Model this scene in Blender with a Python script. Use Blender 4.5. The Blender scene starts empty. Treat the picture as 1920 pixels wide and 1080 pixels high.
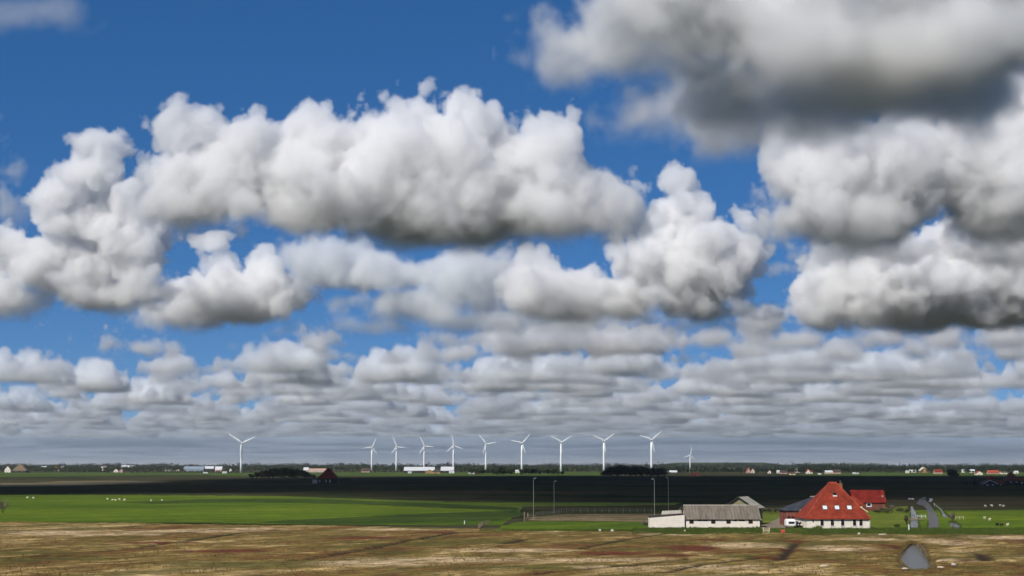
import bpy, bmesh, math, random
from mathutils import Vector, Matrix, noise as mnoise

sc = bpy.context.scene
COL = sc.collection
R = math.radians

# ------------------------------------------------------------------ camera
F = 3000.0            # focal length in pixels of the 1920 px wide photograph
CAMH = 17.0           # the photographer stands on the sea dike
PITCH = math.atan((872.0 - 540.0) / F)
cam = bpy.data.cameras.new('camera')
camo = bpy.data.objects.new('camera', cam)
COL.objects.link(camo)
cam.sensor_width = 36.0
cam.lens = F / 1920.0 * 36.0
cam.clip_start = 1.0
cam.clip_end = 300000.0
camo.location = (0, 0, CAMH)
camo.rotation_euler = (R(90) + PITCH, 0, 0)
sc.camera = camo

# ------------------------------------------------------------------ world and sun
SUN_EL, SUN_AZ = R(43), R(217)       # clockwise from +Y: behind the camera, to the left
w = bpy.data.worlds.new('World')
sc.world = w
w.use_nodes = True
wn = w.node_tree
bg = wn.nodes['Background']
sky = wn.nodes.new('ShaderNodeTexSky')
sky.sky_type = 'NISHITA'
sky.sun_disc = False
sky.sun_elevation = SUN_EL
sky.sun_rotation = SUN_AZ
sky.altitude = 0
sky.air_density = 0.4
sky.dust_density = 0.0
sky.ozone_density = 8.0
hs = wn.nodes.new('ShaderNodeHueSaturation')
hs.inputs['Saturation'].default_value = 1.5
hs.inputs['Value'].default_value = 1.2
hs.inputs['Hue'].default_value = 0.508
gm = wn.nodes.new('ShaderNodeGamma')
gm.inputs[1].default_value = 0.55
wn.links.new(sky.outputs[0], gm.inputs[0])
wn.links.new(gm.outputs[0], hs.inputs['Color'])
wn.links.new(hs.outputs[0], bg.inputs[0])
bg.inputs[1].default_value = 0.15
sun = bpy.data.lights.new('sun', 'SUN')
sun.energy = 4.8
sun.angle = R(0.5)
sun.color = (1.0, 0.95, 0.87)
suno = bpy.data.objects.new('sun', sun)
COL.objects.link(suno)
suno.rotation_euler = (R(90) - SUN_EL, 0, math.pi - SUN_AZ)
sc.view_settings.view_transform = 'Standard'
sc.view_settings.look = 'None'
sc.view_settings.exposure = 0.0
sc.view_settings.gamma = 1.0
cy = sc.cycles
cy.max_bounces = 12
cy.volume_bounces = 10
cy.diffuse_bounces = 3
cy.glossy_bounces = 3
cy.transparent_max_bounces = 16
cy.volume_step_rate = 2.5
cy.volume_max_steps = 500
cy.use_denoising = True
cy.use_adaptive_sampling = True
cy.adaptive_threshold = 0.03

# ------------------------------------------------------------------ pixel -> place
CP, SP = math.cos(PITCH), math.sin(PITCH)
def ray(px, py):
    x = (px - 960.0) / F
    v = (540.0 - py) / F
    return Vector((x, CP - v * SP, SP + v * CP))
def gnd(px, py, z=0.0):
    d = ray(px, py)
    t = (z - CAMH) / d.z
    return Vector((d.x * t, d.y * t, z))
def at(px, py, Y):
    d = ray(px, py)
    t = Y / d.y
    return Vector((d.x * t, Y, CAMH + d.z * t))
def tag(o, label=None, cat=None, group=None, kind=None):
    if label: o['label'] = label
    if cat: o['category'] = cat
    if group: o['group'] = group
    if kind: o['kind'] = kind
    return o

# ------------------------------------------------------------------ materials
def nmat(name):
    m = bpy.data.materials.new(name); m.use_nodes = True
    t = m.node_tree
    return m, t, t.nodes['Principled BSDF']
def rgba(c): return (c[0], c[1], c[2], 1)
def nz(t, scale, detail=4, rough=.6, vec=None, dist=0.0):
    n = t.nodes.new('ShaderNodeTexNoise')
    n.inputs['Scale'].default_value = scale; n.inputs['Detail'].default_value = detail
    n.inputs['Roughness'].default_value = rough; n.inputs['Distortion'].default_value = dist
    if vec is not None: t.links.new(vec, n.inputs['Vector'])
    return n.outputs[0]
def geo_pos(t, scale=(1, 1, 1), rotz=0.0):
    g = t.nodes.new('ShaderNodeNewGeometry')
    mp = t.nodes.new('ShaderNodeMapping'); mp.inputs['Scale'].default_value = scale; mp.inputs['Rotation'].default_value = (0, 0, rotz)
    t.links.new(g.outputs['Position'], mp.inputs['Vector'])
    return mp.outputs[0]
def geo_dir(t, ang, along, across=1.0):
    g = t.nodes.new('ShaderNodeNewGeometry')
    a = t.nodes.new('ShaderNodeMapping'); a.inputs['Rotation'].default_value = (0, 0, -ang)
    t.links.new(g.outputs['Position'], a.inputs['Vector'])
    b = t.nodes.new('ShaderNodeMapping'); b.inputs['Scale'].default_value = (1 / along, 1 / across, 1)
    t.links.new(a.outputs[0], b.inputs['Vector'])
    return b.outputs[0]
def obj_pos(t, scale=(1, 1, 1)):
    g = t.nodes.new('ShaderNodeTexCoord')
    mp = t.nodes.new('ShaderNodeMapping'); mp.inputs['Scale'].default_value = scale
    t.links.new(g.outputs['Object'], mp.inputs['Vector'])
    return mp.outputs[0]
def ramp(t, fac, stops, interp='LINEAR'):
    r = t.nodes.new('ShaderNodeValToRGB'); r.color_ramp.interpolation = interp
    e = r.color_ramp.elements
    while len(e) < len(stops): e.new(.5)
    for k, (p, c) in enumerate(stops): e[k].position = p; e[k].color = rgba(c)
    t.links.new(fac, r.inputs[0])
    return r.outputs[0]
def mixc(t, fac, a, b, mode='MIX'):
    n = t.nodes.new('ShaderNodeMix'); n.data_type = 'RGBA'; n.blend_type = mode
    for sock, v in ((n.inputs[0], fac), (n.inputs[6], a), (n.inputs[7], b)):
        if isinstance(v, bpy.types.NodeSocket): t.links.new(v, sock)
        else: sock.default_value = rgba(v) if isinstance(v, tuple) else v
    return n.outputs[2]
def bump(t, bsdf, h, strength=.4, dist=.1):
    b = t.nodes.new('ShaderNodeBump'); b.inputs['Strength'].default_value = strength; b.inputs['Distance'].default_value = dist
    t.links.new(h, b.inputs['Height']); t.links.new(b.outputs[0], bsdf.inputs['Normal'])
def attr(t, name):
    a = t.nodes.new('ShaderNodeAttribute'); a.attribute_name = name
    return a.outputs['Fac']

def plain(name, col, rough=.8, var=.25, scale=.6, spec=.25):
    m, t, b = nmat(name)
    v = nz(t, scale, 5, .65, obj_pos(t))
    c = ramp(t, v, [(.25, tuple(x * (1 - var) for x in col)), (.75, tuple(min(1, x * (1 + var)) for x in col))])
    t.links.new(c, b.inputs['Base Color'])
    b.inputs['Roughness'].default_value = rough; b.inputs['Specular IOR Level'].default_value = spec
    return m

def grass_mat(name, cols, s1=.03, s2=.4, along=5.0, ang=0.12, tufts=.5):
    m, t, b = nmat(name)
    big = nz(t, s1, 5, .62, geo_dir(t, ang, along), .6)
    mid = nz(t, s1 * 5, 5, .65, geo_dir(t, ang + .5, 2.0), .4)
    fine = nz(t, s2, 6, .75, geo_pos(t))
    c1 = ramp(t, big, [(.36, cols[0]), (.49, cols[1]), (.62, cols[2])])
    c2 = ramp(t, mid, [(.36, tuple(x * (1 - tufts) for x in cols[1])), (.52, cols[1]), (.66, tuple(x * 1.3 for x in cols[2]))])
    c = mixc(t, .45, c1, c2)
    c = mixc(t, .7, c, ramp(t, fine, [(.3, (.55, .55, .5)), (.5, (1, 1, 1)), (.72, (1.35, 1.3, 1.2))]), 'MULTIPLY')
    grit = nz(t, .25, 5, .8, geo_dir(t, .2, 2.0), .5)
    c = mixc(t, .6, c, ramp(t, grit, [(.34, (.6, .6, .5)), (.5, (1, 1, 1)), (.66, (1.4, 1.35, 1.2))]), 'MULTIPLY')
    t.links.new(c, b.inputs['Base Color'])
    b.inputs['Roughness'].default_value = .95; b.inputs['Specular IOR Level'].default_value = .1
    bump(t, b, fine, .6, .3)
    return m

# ------------------------------------------------------------------ ground
def sheet(name, pts, z, mat):
    me = bpy.data.meshes.new(name)
    me.from_pydata([(p[0], p[1], z) for p in pts], [], [tuple(range(len(pts)))])
    if me.polygons[0].normal.z < 0: me.flip_normals()
    me.materials.append(mat)
    o = bpy.data.objects.new(name, me); COL.objects.link(o)
    o['kind'] = 'structure'
    return o
def wob(pxs, step=14, amp=2.0, seed=0):
    """densify a pixel outline and roughen it a little, as a mown or grazed edge is"""
    out = []
    for k in range(len(pxs)):
        a, b = pxs[k], pxs[(k + 1) % len(pxs)]
        n = max(1, int(math.hypot(b[0] - a[0], b[1] - a[1]) / min(step, 4)))
        for j in range(n):
            u = j / n
            x, y = a[0] + (b[0] - a[0]) * u, a[1] + (b[1] - a[1]) * u
            out.append((x + amp * 4 * mnoise.noise((x * .03 + seed, y * .3, seed)), y + amp * (.5 * mnoise.noise((x * .04, y * .3, seed + 7.7)) + .38 * mnoise.noise((x * .17, y * .3, seed + 1.7)) + .22 * mnoise.noise((x * .6, y * .3, seed + 3.7)))))
    return [gnd(*p) for p in out]

# far polder land: parcels of grass and stubble
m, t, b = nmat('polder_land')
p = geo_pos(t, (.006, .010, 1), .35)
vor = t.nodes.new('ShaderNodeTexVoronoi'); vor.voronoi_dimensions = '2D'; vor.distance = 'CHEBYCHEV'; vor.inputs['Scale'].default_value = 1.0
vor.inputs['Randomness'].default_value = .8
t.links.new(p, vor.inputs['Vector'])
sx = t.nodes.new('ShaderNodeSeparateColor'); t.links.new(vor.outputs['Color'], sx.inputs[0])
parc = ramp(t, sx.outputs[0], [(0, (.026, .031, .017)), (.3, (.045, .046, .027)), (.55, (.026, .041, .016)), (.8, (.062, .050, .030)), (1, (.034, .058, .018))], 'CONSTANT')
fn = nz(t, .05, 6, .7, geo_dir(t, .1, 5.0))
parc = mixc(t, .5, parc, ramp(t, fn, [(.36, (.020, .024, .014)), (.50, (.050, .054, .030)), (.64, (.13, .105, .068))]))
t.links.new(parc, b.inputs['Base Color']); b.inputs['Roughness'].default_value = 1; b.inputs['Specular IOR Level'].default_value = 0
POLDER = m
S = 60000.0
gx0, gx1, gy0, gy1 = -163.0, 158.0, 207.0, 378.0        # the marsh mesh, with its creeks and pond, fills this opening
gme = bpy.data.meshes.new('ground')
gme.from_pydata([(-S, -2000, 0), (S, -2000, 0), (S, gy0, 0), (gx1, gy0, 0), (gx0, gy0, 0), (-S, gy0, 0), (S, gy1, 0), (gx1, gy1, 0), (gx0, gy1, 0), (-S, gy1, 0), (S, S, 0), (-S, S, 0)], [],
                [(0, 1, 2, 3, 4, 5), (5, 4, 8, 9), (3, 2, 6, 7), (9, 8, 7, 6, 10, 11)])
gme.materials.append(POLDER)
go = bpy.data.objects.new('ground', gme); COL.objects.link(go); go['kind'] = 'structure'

G_BRIGHT = grass_mat('meadow_grass', [(.040, .072, .003), (.074, .124, .004), (.130, .165, .007)], .012, .22)
G_FAR = grass_mat('far_meadow', [(.036, .062, .008), (.052, .090, .010), (.075, .105, .016)], .004, .03, 6.0, 0)
G_FARM = grass_mat('farm_grass', [(.07, .095, .009), (.10, .14, .010), (.16, .16, .03)], .05, .5)
G_SHADESTRIP = grass_mat('dark_grass', [(.019, .038, .003), (.031, .060, .005), (.058, .080, .008)], .03, .4)  # darker green that stands for thin cloud shade on the meadow
G_DRY = grass_mat('dry_strip', [(.09, .075, .03), (.15, .12, .06), (.19, .17, .11)], .02, .2)
SAND = grass_mat('arena_sand', [(.06, .075, .015), (.13, .10, .045), (.27, .20, .12)], .09, .5, 3.0, .1)

sheet('far_meadow', wob([(-300, 886.2), (240, 885.8), (480, 886.8), (700, 885.2), (900, 885.4), (1130, 884.6), (1135, 891.5), (900, 892.6), (640, 893.5), (430, 893.4), (380, 890.5), (-300, 899)], 30, .5, 1), .30, G_FAR)
sheet('far_meadow', wob([(1510, 889), (1640, 886), (1900, 886), (2300, 887), (2300, 892.6), (1830, 892.2), (1640, 892.8), (1500, 891.5)], 30, .4, 2), .30, G_FAR)
sheet('dry_field_strip', wob([(-200, 907), (60, 905.5), (110, 902.2), (240, 901.8), (330, 904), (200, 908.6), (120, 911.8), (-200, 913.5)], 20, .8, 3), .16, G_DRY)
sheet('meadow', wob([(-500, 925), (0, 927.5), (260, 928.5), (520, 930), (840, 941), (1280, 943), (1262, 947.5), (980, 950), (975, 962), (940, 985), (620, 984.5), (330, 980), (-500, 979)], 25, 1.2, 4), .05, G_BRIGHT)
sheet('shade_strip', wob([(225, 941.5), (300, 939.5), (450, 935.5), (620, 937), (840, 945), (970, 952), (975, 958), (840, 953), (640, 944.5), (450, 942.5), (280, 945)], 25, 1.2, 5), .09, G_SHADESTRIP)  # soft cloud shade laid over the meadow as dark strips
sheet('shade_strip', wob([(470, 979.5), (620, 972), (800, 963), (965, 958), (985, 966), (930, 977), (800, 979), (640, 983.5)], 20, 1.2, 6), .09, G_SHADESTRIP)
sheet('lawn', wob([(940, 986), (985, 977.5), (1215, 979), (1222, 987), (1220, 996), (1000, 997), (930, 995)], 20, 1.2, 7), .09, G_BRIGHT)
sheet('riding_arena', [gnd(*q) for q in ((986, 977), (1000, 969.5), (1060, 964.2), (1225, 964), (1330, 968), (1330, 979), (1160, 978.5))], .11, SAND)
sheet('farmyard_grass', wob([(1427, 953), (1475, 952), (1660, 951), (1702, 949), (1704, 1004), (1200, 1004), (1215, 992), (1427, 990)], 18, 1.2, 8), .08, G_FARM)
sheet('meadow', wob([(1700, 956), (1790, 957.5), (1920, 955.5), (2300, 957), (2300, 1001), (1700, 1001)], 22, .8, 9), .06, G_BRIGHT)

# ------------------------------------------------------------------ salt marsh in the foreground, with real hummocks and creeks
def seg_d(p, a, b):
    ab = (b[0] - a[0], b[1] - a[1]); l2 = ab[0] ** 2 + ab[1] ** 2
    u = 0 if l2 == 0 else max(0, min(1, ((p[0] - a[0]) * ab[0] + (p[1] - a[1]) * ab[1]) / l2))
    return math.hypot(p[0] - a[0] - ab[0] * u, p[1] - a[1] - ab[1] * u)
CREEKS = [  # pixel polylines, half width in metres, depth
    ([(560, 1052), (625, 1042), (700, 1029), (770, 1014), (830, 1004), (860, 999)], .8, .55),
    ([(195, 1034), (270, 1027), (370, 1013), (450, 1000), (530, 994)], .7, .45),
    ([(945, 1021), (985, 1012)], .9, .5),
    ([(1462, 1052), (1478, 1034), (1495, 1018)], .7, .5),
    ([(1850, 1053), (1842, 1044), (1838, 1038)], .8, .5),
    ([(60, 1046), (130, 1043)], .8, .45),
    ([(0, 1002), (160, 995), (300, 985)], .5, .25),
    ([(300, 1005), (420, 993), (520, 986)], .5, .25),
    ([(1090, 1030), (1180, 1012), (1260, 1001)], .5, .2),
    ([(1240, 1075), (1330, 1058), (1420, 1049)], .6, .3),
    ([(1000, 1078), (1200, 1060), (1290, 1050)], .6, .3),
]
CW = [([gnd(*q) for q in pl], hw, dp) for pl, hw, dp in CREEKS]
RED = [((1300, 1030), 7, 16), ((1330, 1014), 5, 8), ((1260, 1045), 6, 7), ((1495, 1016), 4, 7), ((1480, 1032), 3, 7), ((1445, 1048), 4, 5), ((1690, 1030), 2.5, 22), ((1150, 1040), 9, 8), ((680, 1010), 12, 9), ((820, 1000), 8, 8), ((420, 1035), 12, 8), ((300, 1020), 12, 6)]
REDW = [(gnd(*q), a, c) for q, a, c in RED]
PALE = [((330, 997), 22, 12), ((180, 1004), 18, 10), ((90, 1000), 14, 14), ((450, 994), 15, 10), ((740, 994), 14, 5), ((860, 1052), 22, 9), ((700, 1058), 14, 8), ((1100, 1052), 16, 6), ((960, 1034), 14, 8), ((1250, 1004), 10, 6), ((1400, 1024), 9, 12), ((1570, 1030), 8, 10), ((1640, 1013), 8, 8), ((1780, 1018), 6, 15), ((1790, 1052), 7, 6), ((1880, 1010), 10, 12), ((1340, 1066), 12, 6), ((1180, 1066), 10, 5)]
PALEW = [(gnd(*q), a, c) for q, a, c in PALE]
POND = [gnd(1680 + x / 6, 900 + y / 6) for x, y in ((150, 718), (190, 712), (235, 722), (300, 785), (345, 865), (380, 930), (412, 982), (335, 1025), (250, 1032), (190, 1032), (130, 1022), (70, 955), (36, 885), (60, 830), (100, 780))]
def pip(p, poly):
    c = False; n = len(poly)
    for k in range(n):
        a, b_ = poly[k], poly[k - 1]
        if (a[1] > p[1]) != (b_[1] > p[1]) and p[0] < (b_[0] - a[0]) * (p[1] - a[1]) / (b_[1] - a[1]) + a[0]: c = not c
    return c
def pond_d(p):
    d = min(seg_d(p, POND[k], POND[k - 1]) for k in range(len(POND)))
    return -d if pip(p, POND) else d
MX0, MX1, MY0, MY1 = -165.0, 160.0, 205.0, 440.0
def marsh_edge(x):           # far edge of the marsh, from the photograph's outline
    for (a, ya), (c, yc) in zip(MEDGE, MEDGE[1:]):
        if a <= x <= c: return ya + (yc - ya) * (x - a) / (c - a)
    return MEDGE[0][1] if x < MEDGE[0][0] else MEDGE[-1][1]
MEDGE = [(q.x, q.y) for q in (gnd(-100, 979), gnd(0, 979.5), gnd(200, 981), gnd(400, 984), gnd(640, 986.5), gnd(900, 992), gnd(1000, 996), gnd(1150, 996.5), gnd(1300, 999), gnd(1500, 1001), gnd(1700, 1003), gnd(1920, 1003), gnd(2000, 1003))]
def marsh_fields(x, y):
    n = mnoise.fractal((x * .06, y * .045, 3.1), 1.0, 2.0, 4)
    h = .22 + .20 * n + .10 * mnoise.noise((x * .5, y * .35, 9.0))
    mud = 0.0
    for pl, hw, dp in CW:
        d = min(seg_d((x, y), pl[k], pl[k + 1]) for k in range(len(pl) - 1))
        d += .5 * mnoise.noise((x * .4, y * .25, 1.7))
        if d < hw * 2.2:
            k = 1 - max(0, d) / (hw * 2.2)
            h -= dp * min(1, k * 1.5) ; mud = max(mud, min(1, k * 1.7))
    red = max(max(0, 1 - math.hypot((x - c.x) / a, (y - c.y) / q)) for c, a, q in REDW)
    pale = max(max(0, 1.15 - math.hypot((x - c.x) / a, (y - c.y) / (q * 1.1))) for c, a, q in PALEW)
    if 30 < x < 95:
        d = pond_d((x, y)) + 1.5 * mnoise.noise((x * .22, y * .08, 5.5)) + .7 * mnoise.noise((x * .7, y * .22, 2.5))
        if d < 1.2:
            h += (-.9 - h) * min(1, max(0, (1.2 - d) / 1.8)); mud = max(mud, min(1, (1.2 - d)))
    return h, mud, red, pale
NXM, NYM = 300, 330
vs, fs, AM, AR, AP = [], [], [], [], []
for j in range(NYM + 1):
    for i in range(NXM + 1):
        u = i / NXM; x = MX0 + (MX1 - MX0) * u
        ye = marsh_edge(x) + 1.6 * mnoise.noise((x * .12, 0, 4.4)) + .8 * mnoise.noise((x * .5, 0, 8.4))
        y = MY0 + (ye - MY0) * j / NYM
        h, mu, re, pa = marsh_fields(x, y)
        edge = min(1, (ye - y) / 2.5)
        vs.append((x, y, max(.03, 0) * (1 - edge) + h * edge + (.02 if edge < 1 else 0)))
        AM.append(mu); AR.append(re); AP.append(pa)
for j in range(NYM):
    for i in range(NXM):
        a = j * (NXM + 1) + i
        fs.append((a, a + 1, a + NXM + 2, a + NXM + 1))
me = bpy.data.meshes.new('salt_marsh'); me.from_pydata(vs, [], fs)
for nm, dat in (('mud', AM), ('red', AR), ('pale', AP)):
    at_ = me.attributes.new(nm, 'FLOAT', 'POINT'); at_.data.foreach_set('value', dat)
me.polygons.foreach_set('use_smooth', [True] * len(fs))
m, t, b = nmat('marsh_grass')
big = nz(t, .045, 5, .6, geo_dir(t, R(60), 3.0), 1.0)
mid = nz(t, .20, 5, .68, geo_dir(t, R(52), 2.2), .6)
fine = nz(t, 1.1, 6, .75, geo_pos(t))
grn = nz(t, .05, 4, .6, geo_dir(t, R(35), 2.0), .8)
am = t.nodes.new('ShaderNodeMath'); am.operation = 'MULTIPLY_ADD'; t.links.new(big, am.inputs[0]); am.inputs[1].default_value = .52
ms = t.nodes.new('ShaderNodeMath'); ms.operation = 'MULTIPLY'; t.links.new(mid, ms.inputs[0]); ms.inputs[1].default_value = .48; t.links.new(ms.outputs[0], am.inputs[2])
c = ramp(t, am.outputs[0], [(.40, (.105, .050, .016)), (.445, (.165, .086, .026)), (.485, (.145, .102, .024)), (.52, (.205, .142, .046)), (.56, (.32, .225, .094)), (.62, (.46, .34, .18))])
gs = ramp(t, grn, [(.50, (0, 0, 0)), (.60, (1, 1, 1))])
gm_ = t.nodes.new('ShaderNodeMath'); gm_.operation = 'MULTIPLY'; t.links.new(gs, gm_.inputs[0]); gm_.inputs[1].default_value = .75
c = mixc(t, gm_.outputs[0], c, (.075, .074, .012))
pf = t.nodes.new('ShaderNodeMath'); pf.operation = 'MULTIPLY_ADD'; t.links.new(mid, pf.inputs[0]); pf.inputs[1].default_value = 1.6; pf.inputs[2].default_value = -.55
pm = t.nodes.new('ShaderNodeMath'); pm.operation = 'MULTIPLY'; pm.use_clamp = True; t.links.new(attr(t, 'pale'), pm.inputs[0]); t.links.new(pf.outputs[0], pm.inputs[1])
pm2 = t.nodes.new('ShaderNodeMath'); pm2.operation = 'MULTIPLY'; pm2.use_clamp = True; t.links.new(pm.outputs[0], pm2.inputs[0]); pm2.inputs[1].default_value = 4.5
c = mixc(t, pm2.outputs[0], c, (.46, .345, .21))
rm = t.nodes.new('ShaderNodeMath'); rm.operation = 'MULTIPLY'; rm.use_clamp = True; t.links.new(attr(t, 'red'), rm.inputs[0]); t.links.new(mid, rm.inputs[1])
rm2 = t.nodes.new('ShaderNodeMath'); rm2.operation = 'MULTIPLY'; rm2.use_clamp = True; t.links.new(rm.outputs[0], rm2.inputs[0]); rm2.inputs[1].default_value = 4.5
c = mixc(t, rm2.outputs[0], c, (.115, .034, .014))
fr = ramp(t, fine, [(.28, (.5, .48, .42)), (.5, (1, 1, 1)), (.72, (1.5, 1.45, 1.35))])
c = mixc(t, .8, c, fr, 'MULTIPLY')
grit = nz(t, .42, 5, .8, geo_dir(t, R(20), 1.6), .5)
c = mixc(t, .85, c, ramp(t, grit, [(.36, (.30, .27, .22)), (.46, (.82, .82, .80)), (.54, (1.1, 1.1, 1.05)), (.64, (1.9, 1.85, 1.75))]), 'MULTIPLY')
c = mixc(t, attr(t, 'mud'), c, (.032, .019, .011))
t.links.new(c, b.inputs['Base Color']); b.inputs['Roughness'].default_value = .95; b.inputs['Specular IOR Level'].default_value = .15
bump(t, b, fine, .7, .35)
me.materials.append(m)
o = bpy.data.objects.new('salt_marsh', me); COL.objects.link(o); o['kind'] = 'structure'

# ------------------------------------------------------------------ water, road, tracks
m, t, b = nmat('ditch_water')
b.inputs['Base Color'].default_value = (.075, .074, .070, 1); b.inputs['Roughness'].default_value = .12; b.inputs['IOR'].default_value = 1.33
bump(t, b, nz(t, .9, 6, .78, geo_dir(t, .4, 2.5), .6), .75, .35)
WATER = m
def pxs6(l): return [gnd(1680 + x / 6, 900 + y / 6) for x, y in l]
def pxw(l, sd=0): return wob([(1680 + x / 6, 900 + y / 6) for x, y in l], 2.5, .9, sd)
cx_, cy_ = sum(p.x for p in POND) / len(POND), sum(p.y for p in POND) / len(POND)
sheet('pond_water', [(cx_ + (p.x - cx_) * 1.12, cy_ + (p.y - cy_) * 1.05) for p in POND], -.22, WATER)
sheet('canal_water', pxw([(172, 300), (195, 300), (205, 340), (236, 365), (250, 440), (262, 545), (150, 545), (160, 440), (158, 365), (170, 340)]), .13, WATER)
sheet('canal_water', pxw([(140, 206), (196, 206), (200, 222), (136, 222)]), .13, WATER)
sheet('ditch_water', pxw([(410, 262), (445, 275), (480, 300), (525, 340), (560, 385), (602, 420), (560, 428), (520, 408), (500, 360), (470, 325), (430, 300)]), .13, WATER)
sheet('ditch_water', pxw([(372, 212), (412, 212), (418, 226), (398, 250), (366, 245), (385, 230)]), .13, WATER)
sheet('ditch_water', pxw([(588, 482), (640, 480), (690, 490), (725, 520), (744, 572), (640, 574), (612, 540)]), .13, WATER)
ASPH = plain('road_asphalt', (.105, .103, .105), .9, .25, 1.4, .2)
sheet('road', pxw([(232, 262), (262, 215), (320, 190), (345, 196), (330, 222), (360, 262), (408, 318), (445, 375), (472, 430), (486, 500), (480, 556), (352, 556), (362, 470), (360, 400), (345, 335), (315, 296), (262, 280)]), .12, ASPH)
GRAVEL = plain('farm_track', (.20, .165, .125), .95, .25, .8, .1)
sheet('farm_track', wob([(1422, 988), (1436, 983), (1455, 974), (1468, 967.5), (1477, 965), (1512, 970), (1512, 984), (1490, 989), (1440, 992), (1424, 994)], 8, .8, 21), .12, GRAVEL)

# ------------------------------------------------------------------ clouds (real volumes, lit by the sun and sky)
def volume_mat(name, density, aniso=0.0, color=(1, 1, 1)):
    m = bpy.data.materials.new(name)
    m.use_nodes = True
    t = m.node_tree
    t.nodes.clear()
    o = t.nodes.new('ShaderNodeOutputMaterial')
    v = t.nodes.new('ShaderNodeVolumePrincipled')
    v.inputs['Color'].default_value = (*color, 1)
    v.inputs['Density'].default_value = density
    v.inputs['Anisotropy'].default_value = aniso
    t.links.new(v.outputs[0], o.inputs['Volume'])
    return m

class FieldGraph:
    """small helper that writes a density field as geometry nodes"""
    def __init__(s, name):
        s.ng = bpy.data.node_groups.new(name, 'GeometryNodeTree')
        s.ng.interface.new_socket('Geometry', in_out='OUTPUT', socket_type='NodeSocketGeometry')
        s.N, s.L = s.ng.nodes, s.ng.links
        s.pos = s.N.new('GeometryNodeInputPosition').outputs[0]
    def put(s, sock, v):
        if isinstance(v, bpy.types.NodeSocket): s.L.new(v, sock)
        else: sock.default_value = v
    def m(s, op, a, b=0.0, c=None, clamp=False):
        n = s.N.new('ShaderNodeMath'); n.operation = op; n.use_clamp = clamp
        s.put(n.inputs[0], a); s.put(n.inputs[1], b)
        if c is not None: s.put(n.inputs[2], c)
        return n.outputs[0]
    def v(s, op, a, b=None, out=0):
        n = s.N.new('ShaderNodeVectorMath'); n.operation = op
        s.put(n.inputs[0], a)
        if b is not None: s.put(n.inputs[1], b)
        return n.outputs[out]
    def z(s, vec, i=2):
        n = s.N.new('ShaderNodeSeparateXYZ'); s.put(n.inputs[0], vec); return n.outputs[i]
    def noise(s, vec, size, detail=3, rough=.55, color=False):
        n = s.N.new('ShaderNodeTexNoise')
        n.inputs['Scale'].default_value = 1.0 / size; n.inputs['Detail'].default_value = detail
        n.inputs['Roughness'].default_value = rough
        s.put(n.inputs['Vector'], vec)
        return n.outputs[1 if color else 0]
    def voro(s, vec, size, detail=2, rough=.5):
        n = s.N.new('ShaderNodeTexVoronoi'); n.feature = 'F1'
        n.inputs['Scale'].default_value = 1.0 / size; n.inputs['Detail'].default_value = detail
        n.inputs['Roughness'].default_value = rough
        if 'Lacunarity' in n.inputs: n.inputs['Lacunarity'].default_value = 2.1
        n.normalize = False
        s.put(n.inputs['Vector'], vec)
        return n.outputs['Distance']
    def smooth(s, x, a, b):
        n = s.N.new('ShaderNodeMapRange'); n.interpolation_type = 'SMOOTHSTEP'
        s.put(n.inputs[0], x); n.inputs[1].default_value = a; n.inputs[2].default_value = b
        return n.outputs[0]

def finish_cloud(g, name, lo, hi, vox, dens, mat, loc, label):
    vc = g.N.new('GeometryNodeVolumeCube')
    g.put(vc.inputs['Density'], dens)
    vc.inputs['Min'].default_value = lo; vc.inputs['Max'].default_value = hi
    for k, ax in enumerate('XYZ'):
        vk = vox[k] if isinstance(vox, tuple) else vox
        vc.inputs['Resolution ' + ax].default_value = max(8, int((hi[k] - lo[k]) / vk))
    sm = g.N.new('GeometryNodeSetMaterial'); sm.inputs['Material'].default_value = mat
    out = g.N.new('NodeGroupOutput')
    g.L.new(vc.outputs[0], sm.inputs[0]); g.L.new(sm.outputs[0], out.inputs[0])
    me = bpy.data.meshes.new(name); me.materials.append(mat)
    o = bpy.data.objects.new(name, me); COL.objects.link(o); o.location = loc
    md = o.modifiers.new('cloud_density', 'NODES'); md.node_group = g.ng
    md.show_viewport = False        # evaluated once, for the render
    tag(o, label=label, kind='stuff')
    return o

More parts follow.
